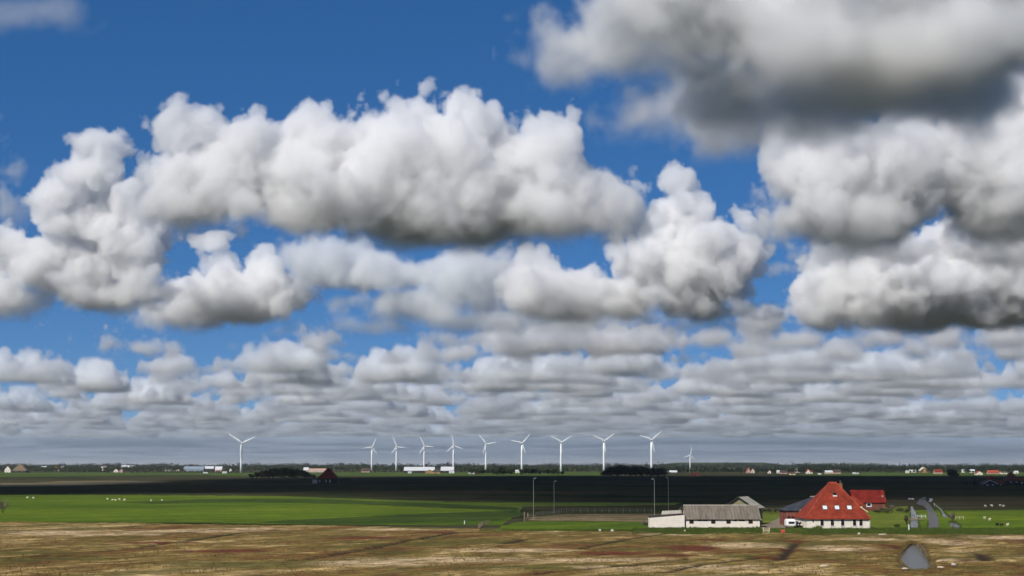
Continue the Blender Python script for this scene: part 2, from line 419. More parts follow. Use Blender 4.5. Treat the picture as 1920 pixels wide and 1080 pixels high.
def cloud(name, label, blobs, Y, mat, vox, base=1000.0, seed=0, lump=340, A1=150, A2=70, edge=35, soft=150, blend=70, warp=60, depth=0.75, bias=45, world=None):
    """blobs: (px, py, rx_px, ry_px[, dY, depth_m]); the pixel gives the direction, Y comes from the cloud base height"""
    s = Y / F
    E = []
    for b in world or []:
        E.append((Vector(b[:3]), b[3], b[4], b[5]))
    for b in blobs:
        dY = b[4] if len(b) > 4 else 0
        c = at(b[0], b[1], Y + dY)
        rx, rz = b[2] * s, b[3] * s
        ry = b[5] if len(b) > 5 else max(min(rx, 900) * depth, rz)
        E.append((c, rx, ry, rz))
    org = Vector((sum(e[0].x for e in E) / len(E), Y, base))
    mrg = 120
    lo = [min(e[0][k] - e[1 + k] for e in E) - org[k] - mrg for k in range(3)]
    hi = [max(e[0][k] + e[1 + k] for e in E) - org[k] + mrg for k in range(3)]
    lo[2] = -60
    g = FieldGraph(name)
    off = (seed * 911.7, seed * 377.1, seed * 173.3)
    pn = g.v('ADD', g.pos, off)
    wv = g.v('SCALE', g.v('SUBTRACT', g.noise(pn, 420, 2, color=True), (.5, .5, .5)))
    wv.node.inputs['Scale'].default_value = warp * 4
    p = g.v('ADD', g.pos, wv)
    f = None
    for c, rx, ry, rz in E:
        c = c - org
        d = g.v('LENGTH', g.v('DIVIDE', g.v('SUBTRACT', p, tuple(c)), (rx, ry, rz)), out=1)
        sd = g.m('MULTIPLY', g.m('SUBTRACT', 1.0, d), min(rx, ry, rz))
        f = sd if f is None else g.m('SMOOTH_MAX', f, sd, float(blend))
    pw = g.v('ADD', pn, wv)
    vo = g.voro(pw, lump, 2, .52)
    bl = g.m('ABSOLUTE', g.m('SUBTRACT', g.noise(pw, lump * .55, 4, .6), .5))
    f = g.m('ADD', f, g.m('MULTIPLY', g.m('SUBTRACT', .55, vo), float(A1)))
    f = g.m('ADD', f, g.m('MULTIPLY_ADD', bl, float(A1) * 2.2, bias - A1 * .25))
    f = g.m('ADD', f, g.m('MULTIPLY', g.m('SUBTRACT', g.noise(pn, 260, 5, .62), .5), float(A2) * 2))
    # flat condensation level with a ragged, soft underside
    zz = g.m('ADD', g.z(g.pos), g.m('MULTIPLY', g.m('SUBTRACT', g.noise(pn, 380, 3), .5), 160.0))
    hb = g.smooth(zz, -40, soft)
    ed = g.m('MULTIPLY_ADD', g.m('SUBTRACT', 1.0, g.smooth(g.z(g.pos), 60, 420)), 90.0, float(edge))
    dens = g.m('MULTIPLY', g.m('DIVIDE', f, ed, clamp=True), hb)
    return finish_cloud(g, name, lo, hi, vox, dens, mat, org, label)

def cloud_field(name, label, x0, x1, y0, y1, H, mat, vox, base=1000.0, seed=0, size=2200, thr=.5, gain=2600, bias=0.0, A=160, lump=420, edge=60, tilt=0.0, dz=0.0):
    org = Vector(((x0 + x1) / 2, (y0 + y1) / 2, base))
    lo = (x0 - org.x, y0 - org.y, -40); hi = (x1 - org.x, y1 - org.y, H)
    g = FieldGraph(name)
    pn = g.v('ADD', g.pos, (seed * 911.7, seed * 377.1, seed * 173.3))
    p2 = g.v('MULTIPLY', pn, (1, 1, 0))
    cov = g.noise(p2, size, 3, .55)
    # a little more cover to the right
    cov = g.m('MULTIPLY_ADD', g.z(g.pos, 0), bias / (x1 - x0), cov)
    f = g.m('SUBTRACT', g.m('MULTIPLY', g.m('SUBTRACT', cov, thr), float(gain)), g.z(g.pos))
    vo = g.voro(pn, lump, 1, .5)
    f = g.m('ADD', f, g.m('MULTIPLY', g.m('SUBTRACT', .6, vo), float(A)))
    f = g.m('ADD', f, g.m('MULTIPLY', g.m('SUBTRACT', g.noise(pn, 300, 4, .6), .5), float(A)))
    hb = g.smooth(g.z(g.pos), -20, 140)
    top = g.m('SUBTRACT', 1.0, g.smooth(g.z(g.pos), H - 160, H - 20))
    # fade at the slab's side faces so that no face is cut straight
    ex = g.smooth(g.m('SUBTRACT', (x1 - x0) / 2, g.m('ABSOLUTE', g.z(g.pos, 0))), 0, 500)
    ey = g.smooth(g.m('SUBTRACT', (y1 - y0) / 2, g.m('ABSOLUTE', g.z(g.pos, 1))), 0, 500)
    dens = g.m('MULTIPLY', g.m('DIVIDE', f, float(edge), clamp=True), g.m('MULTIPLY', g.m('MULTIPLY', hb, top), g.m('MULTIPLY', ex, ey)))
    o = finish_cloud(g, name, lo, hi, vox, dens, mat, org, label)
    o.rotation_euler.x = tilt; o.location.z += dz
    return o

CM_NEAR = volume_mat('cloud_near', .021, .2)
CM_MID = volume_mat('cloud_mid', .020, .2)
CM_LOW = volume_mat('cloud_low', .017, .2)
CM_FAR = volume_mat('cloud_far', .013, .2, (.975, .986, .996))  # from here on a bluer, darker scattering colour paints in aerial haze
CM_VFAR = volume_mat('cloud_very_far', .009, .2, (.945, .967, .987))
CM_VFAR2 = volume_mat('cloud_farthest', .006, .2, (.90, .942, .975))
CM_DECK = volume_mat('cloud_deck', .002, .2, (.77, .855, .93))  # strongest tint: horizon haze put into the deck's own colour

cloud('cumulus_cloud', 'large soft grey cloud filling the upper right corner of the sky',
      [(1100, 75, 95, 62), (1260, 40, 170, 110), (1480, 0, 230, 170), (1720, -20, 240, 190), (1920, -30, 220, 160), (1360, 205, 140, 48, -250, 350), (1470, 212, 130, 44, -250, 350), (1600, 130, 270, 75, -100, 700), (1160, 130, 120, 42), (1820, 100, 170, 70), (1390, 208, 150, 48, 450, 400), (1560, 195, 200, 55, 400, 500), (1760, 170, 190, 60, 350, 500), (1300, -120, 250, 120), (1650, -150, 350, 140)],
      4350, CM_NEAR, (7.5, 11, 7.5), seed=3, lump=260, A1=130, A2=130, edge=36, soft=150, warp=50, bias=75)
cloud('cumulus_cloud', 'small soft cloud cut off by the upper left corner',
      [(30, 5, 75, 32), (90, -5, 45, 22)], 4000, CM_LOW, 9, base=1090, seed=9, lump=200, A1=60, A2=70, edge=60, soft=80)
cloud('cumulus_cloud', 'thin grey wisps at the left edge of the sky',
      [(25, 330, 36, 34), (0, 300, 26, 60), (-5, 225, 16, 26), (15, 395, 60, 40)], 8200, CM_FAR, 11, seed=19, lump=220, A1=90, A2=130, edge=80, soft=100, bias=10)
cloud('cumulus_cloud', 'broad central cumulus with billowing white top and flat grey base',
      [(320, 255, 52, 56), (385, 250, 42, 46), (330, 330, 85, 75), (440, 320, 110, 95), (575, 250, 62, 62), (560, 330, 130, 95), (700, 245, 46, 60), (740, 210, 40, 42), (800, 205, 46, 46), (860, 205, 34, 46),
       (770, 300, 150, 110), (950, 250, 48, 48), (1050, 255, 46, 46), (1000, 320, 120, 105), (1100, 370, 95, 72), (1165, 420, 68, 50), (820, 395, 240, 82), (600, 390, 210, 62), (340, 385, 110, 48), (980, 405, 230, 80), (660, 300, 110, 90), (880, 290, 120, 110), (480, 270, 70, 60), (740, 330, 120, 90, -200), (900, 330, 120, 90, -150), (1000, 240, 50, 46)],
      7400, CM_MID, (8, 12, 8), seed=1, lump=300, A1=145, A2=65, edge=16, soft=150, blend=60, bias=55, warp=32)
cloud('cumulus_cloud', 'wide grey cumulus at the right edge below the corner cloud',
      [(1530, 330, 90, 80), (1680, 330, 160, 110), (1850, 310, 170, 130), (1870, 205, 100, 72), (1740, 225, 90, 60), (1640, 250, 70, 50), (1560, 270, 60, 45), (1475, 272, 32, 26), (1500, 300, 40, 26), (1620, 405, 180, 66), (1490, 405, 62, 55), (1900, 400, 160, 80), (1960, 250, 100, 110)],
      7450, CM_MID, (8.5, 12, 8.5), seed=5, lump=300, A1=140, A2=100, edge=22, soft=170, bias=72)
cloud('cumulus_cloud', 'bright towering cumulus at the left with a rounded white head',
      [(195, 275, 56, 46), (230, 290, 46, 40), (265, 290, 32, 26), (195, 335, 72, 48), (118, 362, 62, 52), (160, 420, 85, 60), (230, 380, 60, 50), (240, 470, 90, 66), (290, 440, 38, 34), (120, 510, 120, 62), (10, 555, 95, 48), (200, 545, 140, 46), (0, 470, 65, 60)],
      10700, CM_MID, (11, 16, 11), seed=2, lump=330, A1=150, A2=85, edge=18, soft=120, blend=45, bias=52)
cloud('cumulus_cloud', 'white cumulus with two turrets at lower left',
      [(405, 455, 34, 34), (412, 495, 46, 40), (488, 470, 30, 32), (500, 510, 46, 40), (430, 560, 150, 58), (330, 592, 80, 34), (510, 560, 85, 55), (560, 545, 36, 30)],
      12000, CM_MID, (12, 17, 12), seed=4, lump=340, A1=150, A2=85, edge=18, soft=120, blend=45, bias=48)
cloud('cumulus_cloud', 'low grey clouds in the gap beneath the central cumulus',
      [(600, 490, 90, 40), (720, 505, 120, 36), (790, 575, 95, 34), (650, 562, 36, 18), (900, 545, 90, 48), (900, 505, 110, 30), (860, 600, 70, 16), (700, 622, 120, 20), (900, 615, 140, 30), (1060, 620, 150, 32), (1300, 632, 130, 28), (1440, 640, 80, 26), (560, 640, 60, 14)],
      11800, CM_FAR, (14, 20, 14), seed=6, lump=320, A1=110, A2=110, edge=60, soft=120, bias=62)
cloud('cumulus_cloud', 'tall bright cumulus tower right of the central cloud',
      [(1262, 345, 44, 40), (1275, 400, 60, 60), (1195, 350, 36, 30), (1300, 390, 34, 44), (1410, 425, 32, 32), (1290, 500, 150, 90), (1390, 500, 50, 62), (1190, 560, 110, 48), (1060, 560, 130, 66), (1000, 525, 80, 50), (1300, 582, 170, 32)],
      11000, CM_MID, (11, 16, 11), seed=7, lump=320, A1=150, A2=90, edge=18, soft=140, blend=45, bias=55)
cloud('cumulus_cloud', 'long dark based cumulus low at the right edge',
      [(1560, 560, 100, 66), (1700, 540, 170, 88), (1880, 530, 190, 100), (1440, 606, 52, 44), (1830, 465, 110, 66), (1640, 495, 120, 50), (1990, 540, 120, 90)],
      12300, CM_MID, (12, 17, 12), seed=8, lump=340, A1=140, A2=90, edge=22, soft=170, blend=50, bias=68)
cloud('cumulus_cloud', 'grey cloud filling the space between the two right hand cumulus',
      [(1560, 470, 90, 36), (1700, 460, 120, 40), (1850, 455, 130, 46), (1960, 470, 110, 60), (1480, 500, 40, 30)],
      9600, CM_LOW, (13, 18, 13), seed=18, lump=320, A1=130, A2=100, edge=40, soft=140, bias=35)
cloud('cumulus_cloud', 'long row of soft grey cumulus beneath the tower and the right hand clouds',
      [(860, 640, 80, 18), (1000, 636, 110, 26), (1120, 640, 70, 24), (1220, 642, 100, 24), (1340, 640, 80, 26), (1420, 625, 50, 34), (1500, 640, 90, 26), (1640, 642, 100, 24), (1780, 638, 90, 28), (1900, 636, 100, 30), (620, 636, 44, 22), (480, 655, 50, 10)],
      13600, CM_LOW, (14, 22, 14), seed=27, lump=300, A1=130, A2=100, edge=34, soft=120, blend=35, bias=40)
cloud('cumulus_cloud', 'row of small low cumulus over the horizon fields',
      [(270, 655, 80, 17), (180, 622, 42, 10), (85, 608, 22, 8), (600, 640, 50, 28), (610, 695, 90, 24), (640, 672, 50, 26), (730, 690, 80, 36), (840, 672, 80, 36), (870, 650, 36, 26), (225, 690, 34, 26), (330, 705, 95, 24),
       (115, 700, 55, 22), (40, 715, 60, 20), (1000, 640, 150, 36), (1180, 640, 140, 34), (1110, 700, 60, 28), (980, 690, 46, 18), (1430, 655, 90, 30), (1590, 668, 70, 34), (1720, 662, 60, 38), (1810, 668, 50, 28), (1900, 655, 70, 40), (1480, 702, 60, 20), (1300, 690, 70, 24), (1660, 712, 50, 18), (1830, 715, 70, 20)],
      15200, CM_LOW, (16, 26, 16), seed=10, lump=300, A1=130, A2=110, edge=32, soft=110, blend=30, warp=80, bias=30)
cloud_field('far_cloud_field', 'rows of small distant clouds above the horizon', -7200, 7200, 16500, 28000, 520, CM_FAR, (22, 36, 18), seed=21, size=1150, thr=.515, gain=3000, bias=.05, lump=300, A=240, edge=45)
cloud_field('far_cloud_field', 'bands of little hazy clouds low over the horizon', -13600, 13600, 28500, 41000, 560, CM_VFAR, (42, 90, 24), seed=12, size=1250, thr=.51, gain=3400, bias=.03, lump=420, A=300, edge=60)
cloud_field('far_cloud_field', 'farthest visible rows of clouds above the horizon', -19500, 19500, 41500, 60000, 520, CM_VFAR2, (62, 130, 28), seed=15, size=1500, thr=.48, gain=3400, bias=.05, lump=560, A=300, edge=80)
# the deck sinks towards the horizon as the earth curves away
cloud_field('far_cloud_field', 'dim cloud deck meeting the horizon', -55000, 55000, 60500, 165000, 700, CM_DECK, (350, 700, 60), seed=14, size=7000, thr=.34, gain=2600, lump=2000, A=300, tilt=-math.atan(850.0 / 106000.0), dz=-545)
SHX, SHY = -math.sin(SUN_AZ) / math.tan(SUN_EL) * 1100, -math.cos(SUN_AZ) / math.tan(SUN_EL) * 1100
cloud('cumulus_cloud', 'broad cloud drifting over the dike whose shadow lies on the fields',
      [], 800, CM_MID, (16, 16, 16), seed=13, lump=380, A1=90, A2=60, edge=40, soft=120, bias=30,
      world=[(x - SHX, y - SHY, 1170, rx, ry, 270) for x, y, rx, ry in ((-50, 1600, 440, 850), (400, 1500, 600, 1060), (950, 1480, 560, 1040), (-380, 1070, 340, 225), (-850, 1030, 400, 170), (1550, 1500, 600, 850), (0, 740, 105, 180))])

# ------------------------------------------------------------------ mesh helpers
class MB:
    def __init__(s): s.v, s.f = [], []
    def poly(s, pts):
        k = len(s.v); s.v += [tuple(p) for p in pts]; s.f.append(tuple(range(k, k + len(pts)))); return s
    def hexa(s, a, b):
        """a, b: two matching quads (bottom ring, top ring)"""
        k = len(s.v); s.v += [tuple(p) for p in a] + [tuple(p) for p in b]; n = len(a)
        s.f.append(tuple(range(k + n - 1, k - 1, -1))); s.f.append(tuple(range(k + n, k + 2 * n)))
        for i in range(n):
            j = (i + 1) % n
            s.f.append((k + i, k + j, k + n + j, k + n + i))
        return s
    def box(s, x0, x1, y0, y1, z0, z1):
        return s.hexa([(x0, y0, z0), (x1, y0, z0), (x1, y1, z0), (x0, y1, z0)], [(x0, y0, z1), (x1, y0, z1), (x1, y1, z1), (x0, y1, z1)])
    def slab(s, pts, t):
        """a roof plane given by its outline, thickened downwards by t"""
        return s.hexa([(p[0], p[1], p[2] - t) for p in pts], pts)
    def tube(s, path, n=8):
        """path: (point, radius)"""
        k0 = len(s.v)
        P = [Vector(p) for p, r in path]
        for i, (p, r) in enumerate(path):
            d = (P[min(i + 1, len(P) - 1)] - P[max(i - 1, 0)]).normalized()
            a = d.orthogonal().normalized(); c = d.cross(a)
            for j in range(n):
                w_ = 2 * math.pi * j / n
                s.v.append(tuple(P[i] + (a * math.cos(w_) + c * math.sin(w_)) * r))
        for i in range(len(path) - 1):
            for j in range(n):
                q = (j + 1) % n
                s.f.append((k0 + i * n + j, k0 + i * n + q, k0 + (i + 1) * n + q, k0 + (i + 1) * n + j))
        s.f.append(tuple(range(k0 + n - 1, k0 - 1, -1))); s.f.append(tuple(range(k0 + (len(path) - 1) * n, k0 + len(path) * n)))
        return s
    def mesh(s, name, mat):
        me = bpy.data.meshes.new(name); me.from_pydata(s.v, [], s.f)
        bm = bmesh.new(); bm.from_mesh(me); bmesh.ops.recalc_face_normals(bm, faces=bm.faces); bm.to_mesh(me); bm.free()
        me.materials.append(mat)
        return me
    def build(s, name, mat, parent=None, smooth=False):
        me = s.mesh(name, mat)
        if smooth: me.polygons.foreach_set('use_smooth', [True] * len(me.polygons))
        return link(name, me, parent)
def link(name, data, parent=None):
    o = bpy.data.objects.new(name, data); COL.objects.link(o)
    if parent is not None: o.parent = parent
    return o
def thing(name, label, cat, loc, rz=0.0, group=None):
    e = bpy.data.objects.new(name, None); COL.objects.link(e)
    e.location = loc; e.rotation_euler = (0, 0, rz); e.empty_display_size = .5
    return tag(e, label, cat, group)
def copy_tree(src, parent=None):
    c = src.copy(); COL.objects.link(c); c.parent = parent
    for ch in list(src.children): copy_tree(ch, c)
    return c

# ------------------------------------------------------------------ materials for things
def tile_mat(name, col, var=.35, w=.3, h=.34, rough=.85):
    m, t, b = nmat(name)
    bk = t.nodes.new('ShaderNodeTexBrick')
    bk.inputs['Scale'].default_value = 1.0; bk.inputs['Brick Width'].default_value = w; bk.inputs['Row Height'].default_value = h
    bk.inputs['Mortar Size'].default_value = .025; bk.inputs['Color1'].default_value = rgba(tuple(x * (1 - var * .6) for x in col)); bk.inputs['Color2'].default_value = rgba(tuple(min(1, x * (1 + var * .6)) for x in col))
    bk.inputs['Mortar'].default_value = rgba(tuple(x * .45 for x in col))
    tc = t.nodes.new('ShaderNodeTexCoord'); sp = t.nodes.new('ShaderNodeSeparateXYZ'); cb = t.nodes.new('ShaderNodeCombineXYZ')
    t.links.new(tc.outputs['Object'], sp.inputs[0])
    ad = t.nodes.new('ShaderNodeMath'); t.links.new(sp.outputs[0], ad.inputs[0]); t.links.new(sp.outputs[1], ad.inputs[1])
    t.links.new(ad.outputs[0], cb.inputs[0]); t.links.new(sp.outputs[2], cb.inputs[1]); t.links.new(cb.outputs[0], bk.inputs['Vector'])
    wear = nz(t, .35, 6, .7, obj_pos(t))
    c = mixc(t, 1.0, bk.outputs[0], ramp(t, wear, [(.32, (.55, .58, .62)), (.5, (1, 1, 1)), (.66, (1.3, 1.35, 1.3))]), 'MULTIPLY')
    t.links.new(c, b.inputs['Base Color']); b.inputs['Roughness'].default_value = rough; b.inputs['Specular IOR Level'].default_value = .2
    return m
def corr_mat(name, col, pitch=.9, var=.4):
    m, t, b = nmat(name)
    wv = t.nodes.new('ShaderNodeTexWave'); wv.bands_direction = 'X'; wv.inputs['Scale'].default_value = 1.0 / pitch * .32; wv.inputs['Distortion'].default_value = .4
    t.links.new(obj_pos(t), wv.inputs['Vector'])
    st = nz(t, .5, 6, .7, obj_pos(t, (2.2, .5, .5)))
    c = ramp(t, st, [(.25, tuple(x * (1 - var) for x in col)), (.5, col), (.75, tuple(min(1, x * (1 + var)) for x in col))])
    c = mixc(t, .25, c, ramp(t, wv.outputs[1], [(0, (.4, .4, .4)), (1, (1, 1, 1))]), 'MULTIPLY')
    t.links.new(c, b.inputs['Base Color']); b.inputs['Roughness'].default_value = .9; b.inputs['Specular IOR Level'].default_value = .15
    return m
RED_TILE = tile_mat('red_roof_tiles', (.25, .037, .018), .3)
RED_TILE2 = tile_mat('darker_red_roof_tiles', (.22, .020, .014), .25)
SLATE = tile_mat('slate_roof', (.045, .050, .065), .25)
BRICK = tile_mat('red_brick_wall', (.25, .085, .062), .3, .5, .2)
BRICK_OCHRE = tile_mat('ochre_brick_wall', (.42, .26, .11), .3, .5, .2)
BRICK_CHIM = tile_mat('chimney_brick', (.30, .15, .07), .3, .4, .2)
WHITEW = plain('whitewashed_wall', (.77, .70, .60), .9, .10, .8)
WHITEP = plain('white_paint', (.80, .80, .79), .6, .05, 1.0)
CREAMP = plain('cream_paint', (.66, .52, .30), .7, .1, 1.0)
ASBEST = corr_mat('grey_corrugated_roof', (.165, .140, .115), .9, .45)
ASBEST_L = corr_mat('pale_corrugated_roof', (.40, .37, .32), .9, .25)
METALROOF = plain('pale_metal_roof', (.58, .59, .60), .5, .08, .05)
OLIVE = plain('olive_board_gable', (.20, .185, .105), .9, .2, .5)
DARKW = plain('dark_boards', (.030, .028, .026), .85, .3, .6)
DARKROOF = plain('dark_far_roof', (.075, .055, .045), .9, .3, .2)
THATCH = plain('weathered_thatch', (.17, .12, .075), .95, .25, .3)
BROWNP = plain('brown_window_paint', (.10, .045, .03), .6, .2, 2)
REDBROWN = tile_mat('brown_red_roof', (.20, .055, .035), .3)
ORANGE = tile_mat('orange_red_roof', (.42, .085, .05), .25)
m, t, b = nmat('window_glass'); b.inputs['Base Color'].default_value = (.012, .014, .016, 1); b.inputs['Roughness'].default_value = .08
GLASS = m
m, t, b = nmat('skylight_glass'); b.inputs['Base Color'].default_value = (.62, .68, .68, 1); b.inputs['Roughness'].default_value = .25
SKYL = m
TURB = plain('turbine_white', (.80, .81, .82), .45, .03, .05)
STEEL = plain('galvanised_steel', (.20, .20, .185), .55, .15, .5)
WOOD = plain('weathered_wood', (.20, .155, .105), .9, .3, 1.0)
PALEWOOD = plain('bleached_wood', (.48, .40, .28), .9, .2, 1.0)
STONE = plain('pale_stone', (.55, .52, .44), .9, .15, 2)
REDP = plain('red_paint', (.45, .07, .05), .6, .15, 2)
BLACKP = plain('black_paint', (.012, .013, .014), .4, .2, 1)
RUBBER = plain('rubber', (.02, .02, .02), .9, .2, 1)

def window(parent, x, y, z, w_, h_, glass=None, frame=None, d=.10, ft=.09, cross=True, sill=True):
    """a window standing in the plane y = const facing -y; x, z centre"""
    f = MB()
    f.box(x - w_ / 2, x - w_ / 2 + ft, y - d, y + .02, z - h_ / 2, z + h_ / 2); f.box(x + w_ / 2 - ft, x + w_ / 2, y - d, y + .02, z - h_ / 2, z + h_ / 2)
    f.box(x - w_ / 2 + ft, x + w_ / 2 - ft, y - d, y + .02, z - h_ / 2, z - h_ / 2 + ft); f.box(x - w_ / 2 + ft, x + w_ / 2 - ft, y - d, y + .02, z + h_ / 2 - ft, z + h_ / 2)
    if cross: f.box(x - w_ / 2 + ft, x + w_ / 2 - ft, y - d * .8, y + .01, z + h_ * .12 - ft / 2, z + h_ * .12 + ft / 2)
    wo = f.build('window', frame or WHITEP, parent)
    MB().box(x - w_ / 2 + ft * .5, x + w_ / 2 - ft * .5, y - d * .45, y + .015, z - h_ / 2 + ft * .5, z + h_ / 2 - ft * .5).build('pane', glass or GLASS, wo)
    if sill: MB().box(x - w_ / 2 - .06, x + w_ / 2 + .06, y - d - .06, y - d + .05, z - h_ / 2 - .08, z - h_ / 2 - .002).build('sill', WHITEP, wo)
    return wo

# ------------------------------------------------------------------ the red pyramid-roofed farmhouse
def farmhouse():
    Y = 433.0; s = Y / F
    X = lambda px: (px - 1572.0) * s
    base = at(1572, 990, Y); base.z = 0
    Z = lambda row: at(1572, row, Y).z
    e = thing('farmhouse', 'white farmhouse under a tall red pyramid roof with three skylights', 'house', base)
    x0, x1, D, hw = X(1513.5), X(1629.5), 16.5, Z(972.0)
    MB().box(x0, x1, 0, D, -.1, hw).build('wall', WHITEW, e)
    # plinth/eave board
    MB().box(x0 - .06, x1 + .06, -.10, -.003, hw - .28, hw).build('eave_board', BROWNP, e)
    ov = .45; ze = hw - .02; zr = at(1573, 904.6, Y + D / 2).z
    a, b_, c, d = (x0 - ov, -ov, ze), (x1 + ov, -ov, ze), (x1 + ov, D + ov, ze), (x0 - ov, D + ov, ze)
    r0, r1 = (X(1567) * 1.02, D / 2, zr), (X(1580.5) * 1.02, D / 2, zr)
    r = MB(); r.v += [a, b_, c, d, r0, r1] + [(p[0], p[1], p[2] - .22) for p in (a, b_, c, d)]
    r.f += [(0, 1, 5, 4), (1, 2, 5), (2, 3, 4, 5), (3, 0, 4), (6, 7, 1, 0), (7, 8, 2, 1), (8, 9, 3, 2), (9, 6, 0, 3), (9, 8, 7, 6)]
    roof = r.build('roof', RED_TILE, e)
    cap = MB(); cap.box(r0[0] - .15, r1[0] + .15, D / 2 - .22, D / 2 + .22, zr - .18, zr + .16)
    for p, q in ((a, r0), (b_, r1)):
        cap.tube([((p[0], p[1], p[2] + .03), .11), ((q[0], q[1], q[2] + .03), .11)], 6)
    cap.build('ridge_tiles', ORANGE, roof)
    sl = (zr - ze) / (D / 2 + ov)       # rise per metre of the front slope
    yz = lambda z: -ov + (z - ze) / sl
    nrm = Vector((0, -sl, 1)).normalized(); up = Vector((0, 1, sl)).normalized()
    def on_roof(px, row, w_, h_, glass, frame, name='skylight'):
        # height on the slope for that pixel row
        z = ze
        for _ in range(30):
            z = at(px, row, Y + yz(z)).z
        xx = (px - 1572.0) * (Y + yz(z)) / F
        c0 = Vector((xx, yz(z), z))
        def pl(u, v_, n): return c0 + Vector((1, 0, 0)) * u + up * v_ + nrm * n
        f = MB()
        def bx(u0, u1, v0, v1, n0, n1, mb):
            mb.hexa([pl(u0, v0, n0), pl(u1, v0, n0), pl(u1, v1, n0), pl(u0, v1, n0)], [pl(u0, v0, n1), pl(u1, v0, n1), pl(u1, v1, n1), pl(u0, v1, n1)])
        W, H, k = w_ / 2, h_ / 2, .12
        bx(-W, -W + k, -H, H, -.05, .14, f); bx(W - k, W, -H, H, -.05, .14, f); bx(-W + k, W - k, -H, -H + k, -.05, .14, f); bx(-W + k, W - k, H - k, H, -.05, .14, f)
        so = f.build(name, frame, roof)
        g = MB(); bx(-W + k * .6, W - k * .6, -H + k * .6, H - k * .6, -.04, .09, g); g.build('pane', glass, so)
        return so, pl, bx
    for px in (1550.6, 1573.1, 1596.1): on_roof(px, 951.9, 1.42, 1.55, SKYL, DARKW)
    so, pl, bx = on_roof(1573.6, 926.6, .95, 1.1, GLASS, DARKW)
    sb = MB(); bx(-.55, .55, -.88, -.60, .0, .18, sb); sb.build('sill', WHITEP, so)
    # side dormer on the right slope
    dx0, dx1 = X(1601), X(1626); dy0, dy1 = 4.0, 11.5
    zt = Z(931.5); zb = Z(946)
    dm = MB()
    dm.hexa([(dx0 - 3.0, dy0, ze + 1.2), (dx1 - .7, dy0, ze + 1.2), (dx1 - .7, dy1, ze + 1.2), (dx0 - 3.0, dy1, ze + 1.2)],
            [(dx0 - 3.0, dy0, zb), (dx1 - .7, dy0, zb), (dx1 - .7, dy1, zb), (dx0 - 3.0, dy1, zb)])
    dmo = dm.build('dormer', DARKW, e)
    ym = (dy0 + dy1) / 2
    rf = MB()
    rf.slab([(dx0 - 3.2, dy0 - .5, zb - .15), (dx1 + .3, dy0 - .5, zb - .15), (X(1613), ym, zt), (dx0 - 3.2, ym, zt)], .18)
    rf.slab([(dx0 - 3.2, ym + .002, zt), (X(1613), ym + .002, zt), (dx1 + .3, dy1 + .5, zb - .15), (dx0 - 3.2, dy1 + .5, zb - .15)], .18)
    rf.slab([(dx1 + .305, dy0 - .5, zb - .15), (dx1 + .305, dy1 + .5, zb - .15), (X(1613) + .006, ym + .002, zt + .004)], .18)
    rf.build('dormer_roof', RED_TILE, dmo)
    bd = MB(); bd.box(dx1 - .78, dx1 - .45, dy0 - .32, dy0 - .02, ze + 1.0, zb - .1)
    bd.build('corner_board', CREAMP, dmo)
    fas = MB(); fas.hexa([(X(1615.5), dy0 - 2.6, Z(950.5) - .15), (X(1628), dy0 - 4.0, Z(960) - .15), (X(1628), dy0 - 3.8, Z(960) - .15), (X(1615.5), dy0 - 2.4, Z(950.5) - .15)],
                         [(X(1615.5), dy0 - 2.6, Z(950.5) + .12), (X(1628), dy0 - 4.0, Z(960) + .12), (X(1628), dy0 - 3.8, Z(960) + .12), (X(1615.5), dy0 - 2.4, Z(950.5) + .12)])
    fas.build('verge_board', CREAMP, dmo)
    # chimney behind the ridge on the right
    ch = MB(); yc = D / 2 + 2.4; xc = X(1592.2) * 1.02
    zt_ = at(1592, 906.3, Y + yc).z
    ch.box(xc - .45, xc + .45, yc - .4, yc + .4, zt_ - 4.6, zt_); ch.box(xc - .53, xc + .53, yc - .48, yc + .48, zt_ - .25, zt_ + .003)
    co = ch.build('chimney', BRICK_CHIM, e)
    MB().tube([((xc - .05, yc, zt_), .13), ((xc - .05, yc, zt_ + .75), .11)], 8).build('chimney_pot', BRICK_CHIM, co)
    # windows along the front
    for px in (1541.8, 1560.9, 1580.0, 1602.0, 1614.0):
        window(e, X(px), 0, (Z(974.6) + Z(985.6)) / 2, .86, 1.55, None, BROWNP, .09, .12)
        for sg in (-1, 1): MB().box(X(px) + sg * .50 - .07, X(px) + sg * .50 + .07, -.05, -.002, Z(986.2), Z(973.9)).build('window_surround', WHITEP, e)
    window(e, X(1525.3), 0, Z(977), .32, .62, None, BROWNP, .07, .07, False, False)
    MB().tube([((x1 + .12, -.2, .0), .07), ((x1 + .12, -.2, hw - .1), .07)], 6).build('drainpipe', WHITEP, e)
    # side wall piece in brown at the right corner
    return e
farmhouse()

